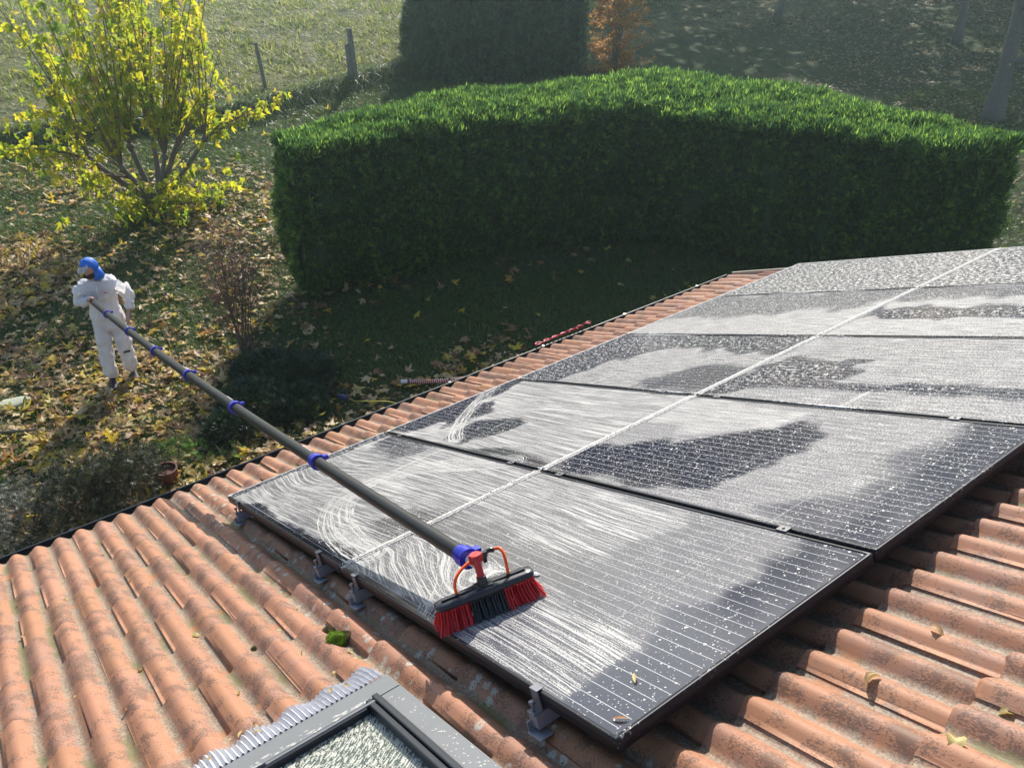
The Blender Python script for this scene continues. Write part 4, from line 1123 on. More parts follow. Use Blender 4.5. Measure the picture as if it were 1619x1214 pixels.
# long grass hanging over the bank
yb = rng.uniform(-5, 13.5, 9000); xb_ = bank_x(yb) + rng.uniform(-.75, .10, 9000); Pb = np.stack([xb_, yb, gz(xb_, yb)], 1)
k = infr(Pb, .1); Pb = Pb[k]; n_ = len(Pb); yw = rng.normal(-1.57, .6, n_)
g4 = stuff('bank_grass', [blade(3, .045, b) for b in (.6, 1.0, 1.4)], Pb, rotmats(yw, rng.uniform(.2, .7, n_), rng.normal(0, .5, n_)), rng.uniform(.18, .36, n_), M_grass)
tag(g4, 'long dark grass hanging over the low bank', 'grass')
# tufts among the near leaves
Pt = np.array([(-5.5, .62), (-5.35, .85), (-5.75, .9), (-5.0, .30), (-4.9, .55), (-4.75, .15), (-6.3, .9), (-6.1, 1.15), (-6.6, -.1), (-7.3, .1), (-7.4, 1.3), (-5.05, 1.1), (-7.9, .75), (-4.75, .8), (-6.0, 3.1), (-5.5, -.25)])
Pt = np.repeat(Pt, 46, 0) + rng.normal(0, .055, (len(Pt)*46, 2)); n_ = len(Pt); yw = rng.uniform(0, 6.28, n_)
g5 = stuff('grass_tufts', [blade(3, .035, b) for b in (.4, .8, 1.2)], np.stack([Pt[:, 0], Pt[:, 1], gz(Pt[:, 0], Pt[:, 1])], 1), rotmats(yw, rng.uniform(.1, .7, n_), yw+1.57), rng.uniform(.14, .28, n_), M_grass)
tag(g5, 'long pale grass tufts poking through the fallen leaves', 'grass')

# ---- clipped hedges
def spray(n=5, ln=1.0, seed=0, wd=.10):
    """a flat fan of narrow scale-leaved twigs"""
    r = np.random.default_rng(seed); V = []; F = []
    for k in range(n):
        a = R(-55 + 110*k/(n-1)) + r.uniform(-.15, .15); L_ = ln*(1-.45*abs(math.sin(a)))*r.uniform(.8, 1.1)
        d = np.array([math.sin(a), math.cos(a), 0]); s = np.array([math.cos(a), -math.sin(a), 0]); b = len(V)
        o_ = np.array([0, .18*abs(math.cos(a))*k % .2, 0]); z = np.array([0, 0, r.uniform(-.14, .14)])
        V += [o_ - s*wd*.35, o_ + d*L_*.55 - s*wd*.5 + z*.5, o_ + d*L_ + z, o_ + d*L_*.55 + s*wd*.5 + z*.5]
        F.append((b, b+3, b+2, b+1))
    return np.array(V), np.array(F)
SPK = [spray(5, 1, s, .12) for s in range(5)]
def frame_from(d, up, spin):
    """rows: local y -> d, local z -> roughly up"""
    d = d/np.linalg.norm(d, axis=1)[:, None]
    x = np.cross(d, up); x /= np.linalg.norm(x, axis=1)[:, None] + 1e-9; z = np.cross(x, d)
    c, s = np.cos(spin)[:, None], np.sin(spin)[:, None]
    x2 = x*c + z*s; z2 = -x*s + z*c
    return np.stack([x2, d, z2], 2)
def hedge_mat(name, a, b, c, trans=.25):
    return leafmat(name, [(0, tuple(q*.45 for q in a)), (.30, a), (.6, b), (.85, c), (1, tuple(min(1, q*1.9) for q in c))], trans, .45, gain=2.1)
M_hedge = hedge_mat('hedge_foliage', (.036, .088, .034), (.066, .145, .042), (.15, .245, .045), .45)
M_cyp = hedge_mat('cypress_foliage', (.035, .062, .032), (.055, .090, .042), (.08, .12, .052), .25)
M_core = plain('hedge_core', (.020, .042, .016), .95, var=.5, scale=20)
def hedge(name, front, back, H, label, mat, dens, size, cat='hedge', group=None, flare=.0, topshoots=1.0, n=60, lump_k=1.0, dome=0.0):
    front = np.array(front, float); back = np.array(back, float)
    def resamp(p, n):
        d = np.concatenate([[0], np.cumsum(np.hypot(*np.diff(p, axis=0).T))]); t_ = np.linspace(0, d[-1], n)
        return np.stack([np.interp(t_, d, p[:, 0]), np.interp(t_, d, p[:, 1])], 1)
    f = resamp(front, n); bk = resamp(back, n)
    for _ in range(3):
        f[1:-1] = (f[:-2]+2*f[1:-1]+f[2:])/4; bk[1:-1] = (bk[:-2]+2*bk[1:-1]+bk[2:])/4
    base = f[0]; root = empty(name, (f[n//2][0], f[n//2][1], 0), label, cat, group)
    L0 = np.array([f[n//2][0], f[n//2][1], 0])
    # closed loop outline
    loop = np.concatenate([f, bk[::-1]]); c = np.roll(loop, -1, 0)-np.roll(loop, 1, 0)
    nor = np.stack([c[:, 1], -c[:, 0]], 1); nor /= np.linalg.norm(nor, axis=1)[:, None] + 1e-9
    cen = loop.mean(0); 
    A_ = 0.5*np.sum(loop[:, 0]*np.roll(loop[:, 1], -1)-np.roll(loop[:, 0], -1)*loop[:, 1])
    if A_ < 0: nor = -nor
    m = len(loop)
    def surf_pt(s, h):       # s loop parameter (float index), h 0..1 height -> point, normal
        i0 = np.floor(s).astype(int) % m; i1 = (i0+1) % m; fr = (s-np.floor(s))[:, None]
        p = loop[i0]*(1-fr)+loop[i1]*fr; q = nor[i0]*(1-fr)+nor[i1]*fr; q /= np.linalg.norm(q, axis=1)[:, None] + 1e-9
        hh = H*(1 + .012*np.sin(p[:, 0]*1.7+p[:, 1]*1.3))
        bulge = .10*np.sin(np.pi*h)**.7 - .16*sstep(h, .86, 1.0) + flare*h - .12*sstep(.12-h, 0, .12)
        lump = (vnoise(np.stack([s*.6+50, h*6+50], 1), 1.0, 81)-.5)*.22 + (vnoise(np.stack([s*2+50, h*16+50], 1), 1.0, 82)-.5)*.08
        lump = lump*lump_k - dome*sstep(h, .25, 1.0)**1.5
        P = np.concatenate([p + q*(bulge+lump)[:, None], (h*hh)[:, None]], 1)
        return P, np.concatenate([q, np.zeros((len(s), 1))], 1)
    # core
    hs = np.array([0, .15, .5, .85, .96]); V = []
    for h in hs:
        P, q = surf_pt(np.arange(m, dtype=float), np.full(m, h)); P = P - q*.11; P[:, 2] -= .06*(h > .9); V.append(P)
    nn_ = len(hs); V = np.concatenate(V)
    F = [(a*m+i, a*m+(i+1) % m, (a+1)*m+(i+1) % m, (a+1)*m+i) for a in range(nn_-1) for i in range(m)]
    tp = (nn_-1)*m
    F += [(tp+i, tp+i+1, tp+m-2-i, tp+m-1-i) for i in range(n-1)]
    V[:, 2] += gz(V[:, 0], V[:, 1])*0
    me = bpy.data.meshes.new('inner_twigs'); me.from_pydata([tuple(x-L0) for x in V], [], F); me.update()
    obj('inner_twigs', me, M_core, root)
    # side sprays
    per = np.hypot(*(np.roll(loop, -1, 0)-loop).T); cum = np.concatenate([[0], np.cumsum(per)]); tot = cum[-1]
    Ns = int(tot*H*dens); ss = np.interp(rng.uniform(0, tot, Ns), cum, np.arange(m+1)); hh = rng.uniform(0, 1, Ns)**.9
    P, q = surf_pt(ss, hh)
    fac = np.einsum('ij,ij->i', q[:, :2], (CAM[:2]-P[:, :2])) > -2.0     # the far side needs fewer
    k = fac | (rng.random(Ns) < .35); P, q, hh = P[k], q[k], hh[k]; n_ = len(P)
    d = q*rng.uniform(.25, .9, n_)[:, None] + np.array([0, 0, 1])*rng.uniform(.3, 1.0, n_)[:, None] + rng.normal(0, .3, (n_, 3))
    up = np.tile([0, 0, 1.], (n_, 1)) + q*.8
    Rm = frame_from(d, np.cross(d, np.array([0.3, .2, 1.])), rng.uniform(0, 6.28, n_))
    P = P - q*rng.uniform(.02, .12, n_)[:, None]
    # top sprays
    w_ = np.hypot(*(f-bk).T); area = w_.mean()*np.hypot(*np.diff((f+bk)/2, axis=0).T).sum()
    Nt = int(area*dens*1.25*topshoots); s = rng.uniform(0, n-1, Nt); a = rng.uniform(-.02, 1.02, Nt)
    i0 = np.clip(np.floor(s).astype(int), 0, n-2); fr = (s-i0)[:, None]
    pf = f[i0]*(1-fr)+f[i0+1]*fr; pb = bk[i0]*(1-fr)+bk[i0+1]*fr; pt = pf*(1-a)[:, None]+pb*a[:, None]
    zz = H*(1 + .012*np.sin(pt[:, 0]*1.7+pt[:, 1]*1.3)) - .10*np.abs(2*a-1)**4 - .05 + (vnoise(pt+300, 2.2, 83)-.5)*.14 + (vnoise(pt+300, 6, 84)-.5)*.08
    Pt = np.stack([pt[:, 0], pt[:, 1], zz], 1); n2 = len(Pt)
    dt = rng.normal(0, .33, (n2, 3)); dt[:, 2] = 1
    Rt = frame_from(dt, rng.normal(0, 1, (n2, 3)), rng.uniform(0, 6.28, n2))
    S = np.concatenate([rng.uniform(size*.6, size*1.25, n_), rng.uniform(size*.8, size*1.9, n2)])
    P = np.concatenate([P, Pt]); Rm = np.concatenate([Rm, Rt])
    o = stuff('foliage', SPK, P, Rm, S, mat, root, 'stuff', loc=L0)
    return root
hedge('hedge', HEDGE_F, HEDGE_B,
      2.38, 'long curved clipped green hedge with a sunlit top behind the lawn', M_hedge, 1500, .105, n=90)
hedge('hedge', [(-18.0, 12.05), (-17.3, 12.3), (-16.4, 13.2), (-15.7, 14.6), (-15.3, 16.0)], [(-19.2, 12.6), (-20.2, 13.6), (-20.2, 15.0), (-19.2, 16.8), (-17.4, 17.4)],
      4.3, 'tall dark blue-green cypress hedge standing behind the curved hedge', M_cyp, 380, .20, n=40, flare=.0, lump_k=3.2, dome=.9)
# ================================================================== TREES AND SHRUBS
M_bark = NT('grey_bark'); t = M_bark
tc = t.n('TexCoord').outputs['Object']; f1 = t.noise(t.vmul(tc, (1, 1, .3)), 30, 5, .7)
M_bark = t.surf(t.bsdf(t.mix(f1, (.07, .058, .048), (.24, .21, .18)), .9, normal=t.bump(f1, .8, .02)))
M_twig = plain('twig_bark', (.16, .115, .085), .8, var=.3)
M_twigr = plain('reddish_twig', (.12, .065, .055), .8, var=.3)
def limb(p0, p1, r0, r1, sag=.0, n=6, wob=.03):
    p0, p1 = Vector(p0), Vector(p1); L = (p1-p0).length; pts, rs = [], []
    o1 = Vector([random.uniform(-1, 1) for _ in range(3)])*wob*L; 
    for i in range(n+1):
        a = i/n; p = p0.lerp(p1, a) + o1*math.sin(math.pi*a) + Vector((0, 0, sag*L*math.sin(math.pi*a))); pts.append(p); rs.append(r0+(r1-r0)*a)
    return pts, rs

# ---- pollarded maple with yellow-green leaves
TB = Vector((-12.3, 2.875, 0))
tree = empty('maple_tree', tuple(TB), 'pollarded maple bush with many upright shoots and yellow-green leaves, left of the hedge', 'tree')
tr_ = MB(); knobs = []
mains = [((-.10, -.95, 1.25), .065), ((.12, -.50, 1.05), .06), ((-.22, -.20, 1.3), .065), ((.10, .28, 1.1), .06), ((-.15, .66, 1.3), .06), ((.15, 1.05, 1.3), .05), ((-.4, .25, 1.5), .06), ((.25, .05, .55), .045)]
tr_.tube([(0, 0, -.15), (0, 0, .02), (.0, .0, .22), (0, .0, .38)], [.20, .16, .12, .10], 12)
for (p, r_) in mains:
    pts, rs = limb((0, 0, .18), p, r_, r_*.62, .03, 7, .06); tr_.tube(pts, rs, 9)
    bl = Vector(p); tr_.tube([bl-Vector((0, 0, .06)), bl+Vector((0, 0, .0)), bl+Vector((0, 0, .07))], [r_*.7, r_*1.15, r_*.5], 9); knobs.append((bl, r_))
o = tr_.build('trunk', M_bark, tree, smooth=True)
shoots = MB(); anchors = []
rs_ = random.Random(9)
for (kb, kr) in knobs:
    for q in range(11 if kb.z > .8 else 5):
        lean = Vector((rs_.uniform(-.35, .35) + kb.x*.3, kb.y*.22 + rs_.uniform(-.26, .26), 1)); L = rs_.uniform(1.5, 3.2)
        if kb.y < -.7 and q % 2: lean = Vector((rs_.uniform(-.3, .5), -rs_.uniform(.8, 1.5), rs_.uniform(.25, .7))); L = rs_.uniform(1.2, 1.9)
        if kb.y > .9 and q % 2: lean = Vector((rs_.uniform(-.3, .6), rs_.uniform(.7, 1.6), rs_.uniform(.15, .7))); L = rs_.uniform(.9, 1.7)
        if kb.z < .8: lean = Vector((.6, rs_.uniform(-.9, .9), .35)); L = rs_.uniform(.5, .9)
        tip_ = kb + lean.normalized()*L
        pts, rs2 = limb(kb, tip_, .016, .005, .05, 7, .04); shoots.tube(pts, rs2, 5)
        for _ in range(max(5, int(L*11))):
            a = rs_.uniform(.10, 1.0)**.9; i0 = min(int(a*7), 6); p = pts[i0].lerp(pts[i0+1], a*7-i0)
            sd = Vector((rs_.uniform(-1, 1), rs_.uniform(-1, 1), rs_.uniform(-.1, .5))).normalized()*rs_.uniform(.03, .16)
            shoots.tube([p, p+sd], [.0022, .0016], 3, cap=False)
            anchors.append(p+sd)
for (yy, zz, nn_) in ((-1.7, 1.9, 60), (-2.2, 1.4, 55), (-1.9, 2.6, 50), (-1.2, 1.0, 50), (-1.5, 1.3, 50), (1.5, 1.9, 30), (1.9, 1.5, 30), (.8, .75, 30), (-.6, .6, 30), (1.7, 2.5, 25)):
    for _ in range(3):
        tip_ = Vector((rs_.uniform(-.5, .6), yy+rs_.uniform(-.35, .35), zz+rs_.uniform(-.3, .3))); st0 = Vector((0, .25*yy, .55+.2*zz)); pts, rs2 = limb(st0, tip_, .013, .004, .10, 7, .05); shoots.tube(pts, rs2, 4)
        for _ in range(nn_//5):
            i0 = rs_.randint(3, 7); anchors.append(pts[i0] + Vector((rs_.uniform(-.2, .2), rs_.uniform(-.18, .18), rs_.uniform(-.08, .1))))
# low leafy suckers
for q in range(44):
    a = rs_.uniform(0, 6.28); d = Vector((math.cos(a)*.6+.3, math.sin(a)*1.25, rs_.uniform(.15, .75))); tip_ = d*rs_.uniform(.6, 1.5)
    pts, rs2 = limb((0, 0, .12), tip_, .012, .004, .04, 5, .05); shoots.tube(pts, rs2, 4)
    for _ in range(7): anchors.append(pts[rs_.randint(2, 5)] + Vector((rs_.uniform(-.12, .12), rs_.uniform(-.12, .12), rs_.uniform(-.03, .1))))
shoots.build('shoots', M_twig, tree)
# thin horizontal dead twigs by the bank side
M_mleaf = leafmat('maple_leaf', [(0, (.20, .30, .03)), (.25, (.40, .46, .035)), (.5, (.54, .54, .04)), (.72, (.58, .50, .035)), (.84, (.16, .28, .035)), (.95, (.42, .36, .10)), (1, (.40, .28, .12))], .58, .45, gain=1.45)
def hanging(seed, fold=.9):
    V, F = maple(.5, seed); V = V.copy()
    # hinge at the stalk: leaf hangs down from the origin, lobes folded back
    V[:, 1] = V[:, 1] + .08; x = V[:, 0].copy(); V[:, 2] += -fold*np.abs(x)*.8; V[:, 0] = x*.66; V[:, 1] *= 1.15
    return np.stack([V[:, 0], V[:, 2], -V[:, 1]], 1), F          # now in xz plane, hanging to -z
HK = [hanging(s, f_) for s, f_ in enumerate([.5, .9, 1.2, .7, 1.4])]
Pn = np.array([list(a) for a in anchors]); n_ = len(Pn)
Pn = Pn + rng.normal(0, .03, (n_, 3))
yw = rng.uniform(0, 6.28, n_); Rm = rotmats(yw, np.abs(rng.normal(0, .35, n_)), rng.uniform(0, 6.28, n_)); S = rng.uniform(.15, .275, n_)
_, _, zd = project(Pn + np.array(TB)); vis = infr(Pn+np.array(TB), 0); order = np.argsort(np.where(vis, zd/S, 1e6)); Pn, Rm, S = Pn[order], Rm[order], S[order]
HM = []
for V, F in HK:
    me = mesh_np('leaf', V, F, False); me.materials.append(M_mleaf); HM.append(me)
for k in range(296):
    Mx = Matrix([list(r_) for r_ in Rm[k]]).to_4x4() @ Matrix.Scale(S[k], 4); Mx.translation = Vector(Pn[k])
    obj('leaf', HM[rng.integers(0, 5)], None, tree, Mx)
stuff('foliage', HK, Pn[296:], Rm[296:], S[296:], M_mleaf, tree)

# ---- bare stem shrub with a few red-brown leaves
SB = Vector((-6.50, 2.23, 0)); sh = empty('twiggy_shrub', tuple(SB), 'nearly bare many-stemmed shrub with small reddish leaves before the hedge end', 'shrub')
st_ = MB(); tips = []
for q in range(15):
    a = rs_.uniform(0, 6.28); b0_ = Vector((math.cos(a)*.07, math.sin(a)*.09, 0)); tp = b0_ + Vector((rs_.uniform(-.35, .25), rs_.uniform(-.30, .40), rs_.uniform(1.0, 1.5)))
    pts, r2 = limb(b0_, tp, .0085, .005, 0, 6, .03); st_.tube(pts, r2, 5)
    for _ in range(16):
        i0 = rs_.randint(2, 6); p = pts[i0]; d = Vector((rs_.uniform(-.5, .5), rs_.uniform(-.95, .95), rs_.uniform(.15, .8)))*rs_.uniform(.3, .7)
        p2, r3 = limb(p, p+d, .0032, .0014, .06, 4, .08); st_.tube(p2, r3, 3, cap=False)
        for _ in range(3):
            e = p2[rs_.randint(2, 4)]; g_ = e + Vector((rs_.uniform(-.2, .2), rs_.uniform(-.25, .25), rs_.uniform(-.02, .2))); st_.tube([e, g_], [.0016, .0011], 3, cap=False); tips.append(g_); tips.append(e.lerp(g_, .5))
st_.build('stems', M_twigr, sh)
M_red = leafmat('russet_leaf', [(0, (.12, .035, .03)), (.5, (.20, .07, .05)), (.85, (.26, .13, .08)), (1, (.34, .10, .05))], .3)
Pn = np.array([list(a) for a in tips]); Pn = Pn[Pn[:, 2] > .8]; Pn = Pn[rng.random(len(Pn)) < .9]; n_ = len(Pn)
stuff('foliage', [oval(.3, 1), oval(.6, 2)], Pn + rng.normal(0, .012, (n_, 3)), rotmats(rng.uniform(0, 6.28, n_), np.abs(rng.normal(0, .8, n_)), rng.uniform(0, 6.28, n_)), rng.uniform(.025, .05, n_), M_red, sh)

# ---- low spreading bushes
def mound(name, blobs, label, mat, n, size, seed=0, cat='bush'):
    r = np.random.default_rng(seed); bx = np.array(blobs); c0 = bx[:, :3].mean(0); c0[2] = 0
    root = empty(name, tuple(c0), label, cat); V = []; D = []
    wts = bx[:, 3]*bx[:, 4]; wts = wts/wts.sum()
    for b_, w_ in zip(bx, wts):
        k = int(n*w_); d = r.normal(0, 1, (k, 3)); d[:, 2] = np.abs(d[:, 2]); d /= np.linalg.norm(d, axis=1)[:, None]
        rr_ = r.uniform(.72, 1.03, k)[:, None]; nz_ = 1+.25*(vnoise((d[:, :2]+3)*1, 3.1, seed+5)-.5)[:, None]*2
        V.append(b_[:3]*[1, 1, 0] + d*np.array([b_[3], b_[4], b_[5]])*rr_*nz_); D.append(d)
    V = np.concatenate(V); D = np.concatenate(D); k = len(V)
    dd = D*.6 + r.normal(0, .35, (k, 3)) + [0, 0, .12]
    Rm = frame_from(dd, r.normal(0, .4, (k, 3)) + [0, 0, 1], r.uniform(-.6, .6, k))
    stuff('foliage', SPK, V, Rm, r.uniform(size*.6, size*1.3, k), mat, root, 'stuff', loc=c0)
    mb = MB()
    for b_ in bx:
        for q in range(5):
            a = q*1.26+b_[0]; mb.tube([Vector((b_[0], b_[1], 0))-Vector(c0), Vector((b_[0]+math.cos(a)*b_[3]*.6, b_[1]+math.sin(a)*b_[4]*.6, b_[5]*.7))-Vector(c0)], [.012, .005], 5)
    for b_ in bx: mb.tube([(0, 0, .01), Vector((b_[0], b_[1], .012))-Vector(c0)], [.012, .010], 5)
    mb.build('stems', M_twigr, root)
    return root
M_jun = hedge_mat('juniper_foliage', (.016, .036, .020), (.024, .052, .028), (.036, .070, .034), .12)
M_lav = hedge_mat('grey_green_foliage', (.030, .038, .022), (.055, .066, .038), (.095, .105, .070), .15)
M_sil = hedge_mat('silver_foliage', (.07, .075, .06), (.14, .15, .12), (.26, .27, .23), .15)
mound('juniper_bush', [(-5.75, 2.15, 0, .50, .45, .30), (-5.3, 2.45, 0, .62, .55, .36), (-5.0, 1.75, 0, .55, .50, .40), (-4.75, 2.2, 0, .45, .42, .30), (-4.72, 1.30, 0, .34, .36, .32)],
      'low dark spreading juniper bush under the pole beside the lawn', M_jun, 11500, .085, 1)
mound('evergreen_bush', [(-4.22, -.02, 0, .40, .36, .72), (-4.18, -.52, 0, .42, .40, .70), (-4.5, -.25, 0, .32, .3, .5), (-4.50, .30, 0, .22, .2, .42)], 'dark grey-green rounded bush just outside the gutter at the left', M_lav, 6500, .065, 2)
mound('silver_bush', [(-4.25, -1.02, 0, .42, .40, .62), (-4.15, -1.5, 0, .4, .4, .6)], 'small silvery-leaved bush at the left edge beside the gutter', M_sil, 3200, .055, 3)
mound('creeping_plant', [(-4.75, .62, 0, .26, .3, .18), (-4.55, .85, 0, .24, .24, .16), (-4.35, 1.15, 0, .2, .2, .14)], 'low creeping green plant between the dark bushes near the red pot', M_hedge, 900, .06, 4, 'plant')

# ---- russet beech sapling beyond the hedge
BB0 = Vector((-15.6, 17.5, .0)); be = empty('beech_sapling', tuple(BB0), 'small tree with orange-brown autumn leaves right of the dark cypress hedge', 'tree')
mb = MB(); pts_ = []
for q in range(7):
    tp = Vector((rs_.uniform(-.5, .5), rs_.uniform(-.6, .7), rs_.uniform(2.2, 3.8))); p2, r2 = limb((rs_.uniform(-.1, .1), rs_.uniform(-.1, .1), 0), tp, .03, .008, 0, 7, .05); mb.tube(p2, r2, 6)
    for _ in range(16):
        i0 = rs_.randint(0, 7); e = p2[i0] + Vector((rs_.uniform(-.8, .8), rs_.uniform(-1.15, 1.15), rs_.uniform(-.1, .5)))*(1.15-.08*i0); mb.tube([p2[i0], e], [.006, .002], 4, cap=False)
        for _ in range(60): pts_.append(p2[i0].lerp(e, rs_.uniform(.3, 1.05)) + Vector((rs_.uniform(-.1, .1), rs_.uniform(-.1, .1), rs_.uniform(-.1, .1))))
mb.build('stems', M_twig, be)
M_beech = leafmat('beech_leaf', [(0, (.30, .13, .04)), (.4, (.50, .23, .05)), (.8, (.60, .33, .08)), (1, (.50, .38, .10))], .45, gain=1.5)
Pn = np.array([list(a) for a in pts_]); n_ = len(Pn)
stuff('foliage', [oval(.3, 1), oval(.6, 2)], Pn, rotmats(rng.uniform(0, 6.28, n_), np.abs(rng.normal(0, .9, n_)), rng.uniform(0, 6.28, n_)), rng.uniform(.07, .12, n_), M_beech, be)

# ---- bare fruit trees on the slope at the upper right
def bare_tree(loc, H, lean, label, rt=.22, nb=10, leaves=70, seed=1, spread=1.0, name='fruit_tree', low=False):
    r = random.Random(seed); root = empty(name, loc, label, 'tree'); mb = MB(); tp = Vector(lean)*H; tips = []
    p2, r2 = limb((0, 0, -.2), tp, rt, rt*.35, .0, 9, .03); r2[0] = rt*1.45; r2[1] = rt*1.1; mb.tube(p2, r2, 12); mb.build('trunk', M_bark, root, smooth=True)
    mb = MB()
    for q in range(nb):
        i0 = r.randint(3, 9); L = r.uniform(.8, 1.9)*spread; a = r.uniform(0, 6.28); d = Vector((math.cos(a), math.sin(a), r.uniform(-.25 if low else .1, .8))).normalized()*L
        p3, r3 = limb(p2[i0], p2[i0]+d, rt*.28, .012, .10, 6, .08); mb.tube(p3, r3, 6)
        for _ in range(9):
            j0 = r.randint(2, 6); e = p3[j0] + Vector((r.uniform(-.8, .8), r.uniform(-.8, .8), r.uniform(-.6, .5)))*spread; p4, r4 = limb(p3[j0], e, .010, .004, .06, 5, .08); mb.tube(p4, r4, 4, cap=False)
            for _ in range(6):
                k0 = r.randint(1, 5); g_ = p4[k0] + Vector((r.uniform(-.35, .35), r.uniform(-.35, .35), r.uniform(-.35, .25))); mb.tube([p4[k0], g_], [.004, .002], 3, cap=False); tips.append(g_)
    mb.build('branches', M_bark, root)
    if leaves:
        pk = r.sample(tips, min(leaves, len(tips))); Pn = np.array([list(a) for a in pk]); n_ = len(Pn); rg_ = np.random.default_rng(seed)
        stuff('foliage', HK[:3], Pn, rotmats(rg_.uniform(0, 6.28, n_), np.abs(rg_.normal(0, .4, n_)), rg_.uniform(0, 6.28, n_)), rg_.uniform(.07, .12, n_), M_yl, root)
    return root
M_yl = leafmat('last_yellow_leaf', [(0, (.45, .36, .06)), (.6, (.55, .45, .08)), (1, (.38, .26, .08))], .5)
bare_tree((-6.15, 21.7, -.05), 5.0, (-.10, .02, 1), 'leaning bare fruit tree with a few yellow leaves at the right edge behind the hedge', .23, 14, 90, 3, 1.1, low=True)
bare_tree((-17.5, 27.5, .3), 5.0, (.04, .1, 1), 'bare grey tree on the slope straight beyond the hedge near the top of the picture', .12, 12, 30, 5, 1.2, low=True)
bare_tree((-11.5, 29.5, .1), 5.5, (.05, -.05, 1), 'bare grey tree at the top right of the leafy slope', .14, 14, 40, 7, 1.3, low=True)
# tall trees of the wood further up the slope; their shade falls across the slope and the far hedge
def wood_tree(loc, H, Rr, label, seed, mat):
    r = np.random.default_rng(seed); root = empty('wood_tree', loc, label, 'tree', 'tall trees of the wood on the slope')
    mb = MB(); p2, r2 = limb((0, 0, -.3), (0, 0, H*.8), H*.028, H*.008, 0, 8, .015); mb.tube(p2, r2, 9)
    for q in range(26):
        i0 = random.randint(2, 8); a = random.uniform(0, 6.28); e = p2[i0] + Vector((math.cos(a)*Rr*.75, math.sin(a)*Rr*.75, random.uniform(.0, H*.12))); mb.tube([p2[i0], e], [H*.007, H*.002], 5)
    mb.build('trunk', M_bark, root, smooth=True)
    k = 3000; h = r.uniform(.14, 1, k); a = r.uniform(0, 6.28, k); rad_ = Rr*np.sin(np.pi*np.clip(h*.86+.12, 0, 1))**.8*np.sqrt(r.uniform(.08, 1, k))*(.75+.4*vnoise(np.stack([a*2+9, h*8+9], 1), 1, seed))
    P = np.stack([np.cos(a)*rad_, np.sin(a)*rad_, h*H], 1)
    stuff('crown', [maple(.5, 1, True), maple(1.0, 2, True)], P, rotmats(r.uniform(0, 6.28, k), np.abs(r.normal(0, .7, k)), r.uniform(0, 6.28, k)), r.uniform(.35, .75, k), mat, root)
M_wood = leafmat('wood_foliage', [(0, (.035, .055, .02)), (.6, (.06, .08, .025)), (1, (.12, .10, .03))], .25)
wt = [((-31, 26.5, .7), 13, 3.6), ((-27, 31.5, .6), 14, 4.2), ((-22, 36.5, .5), 14, 4.2), ((-16, 41, .4), 14, 4.4), ((-34.5, 33, .8), 15, 4.5), ((-28, 39, .7), 15, 4.5), ((-21, 45, .6), 15, 4.6), ((-9.5, 43, .2), 13, 4.2)]
names = ['nearest the cypress hedge', 'second from the left', 'in the middle of the front row', 'right of the middle', 'tall one behind at the left', 'tall one behind in the middle', 'tall one behind at the right', 'at the far right']
for q, (l_, h_, r_) in enumerate(wt): wood_tree(l_, h_, r_, 'tall leafy tree of the wood on the slope, ' + names[q], 60+q, M_wood)

# ---- fence posts
M_post = plain('weathered_post', (.22, .19, .155), .9, var=.35, scale=12, bump=.6, bscale=60)
for (x, y, h_, r_, lx_, lab) in ((-18.25, 10.2, 1.30, .085, (.0, -.06), 'thick weathered wooden fence post on the bank left of the cypress hedge'), (-18.35, 7.62, 1.15, .055, (.02, -.10), 'thin leaning fence post on the bank right of the maple bush')):
    rt = empty('fence_post', (x, y, float(gz(x, y))-.02), lab, 'fence post', 'fence posts along the bank')
    mb = MB(); mb.tube([(0, 0, -.2), (lx_[0]*.5, lx_[1]*.5, h_*.5), (lx_[0], lx_[1], h_), (lx_[0], lx_[1], h_+.015)], [r_, r_*.95, r_*.85, r_*.6], 9); mb.build('post', M_post, rt)
    if r_ > .07:
        mb = MB(); mb.tube([(-.03, -.13, -.1), (-.02, -.16, .9), (-.02, -.16, .93)], [.06, .065, .04], 8); mb.build('brace', M_post, rt)

# ---- things on the ground
M_pot = plain('red_pot', (.10, .022, .016), .6, var=.15)
pt = empty('plant_pot', (-4.30, .42, 0), 'dull red round pot among the dark bushes below the gutter', 'pot')
mb = MB(); k = 20; pt.scale = (.78, .78, .78)
prof = [(.0, .0), (.10, .0), (.13, .05), (.155, .16), (.15, .24), (.165, .25), (.165, .275), (.14, .275), (.135, .22), (0, .21)]
mb.add([(r_*math.cos(2*math.pi*q/k), r_*math.sin(2*math.pi*q/k), z) for (r_, z) in prof for q in range(k)], [(i*k+q, i*k+(q+1) % k, (i+1)*k+(q+1) % k, (i+1)*k+q) for i in range(len(prof)-1) for q in range(k)])
o = mb.build('bowl', M_pot, pt); smooth_by_angle(o, 40)
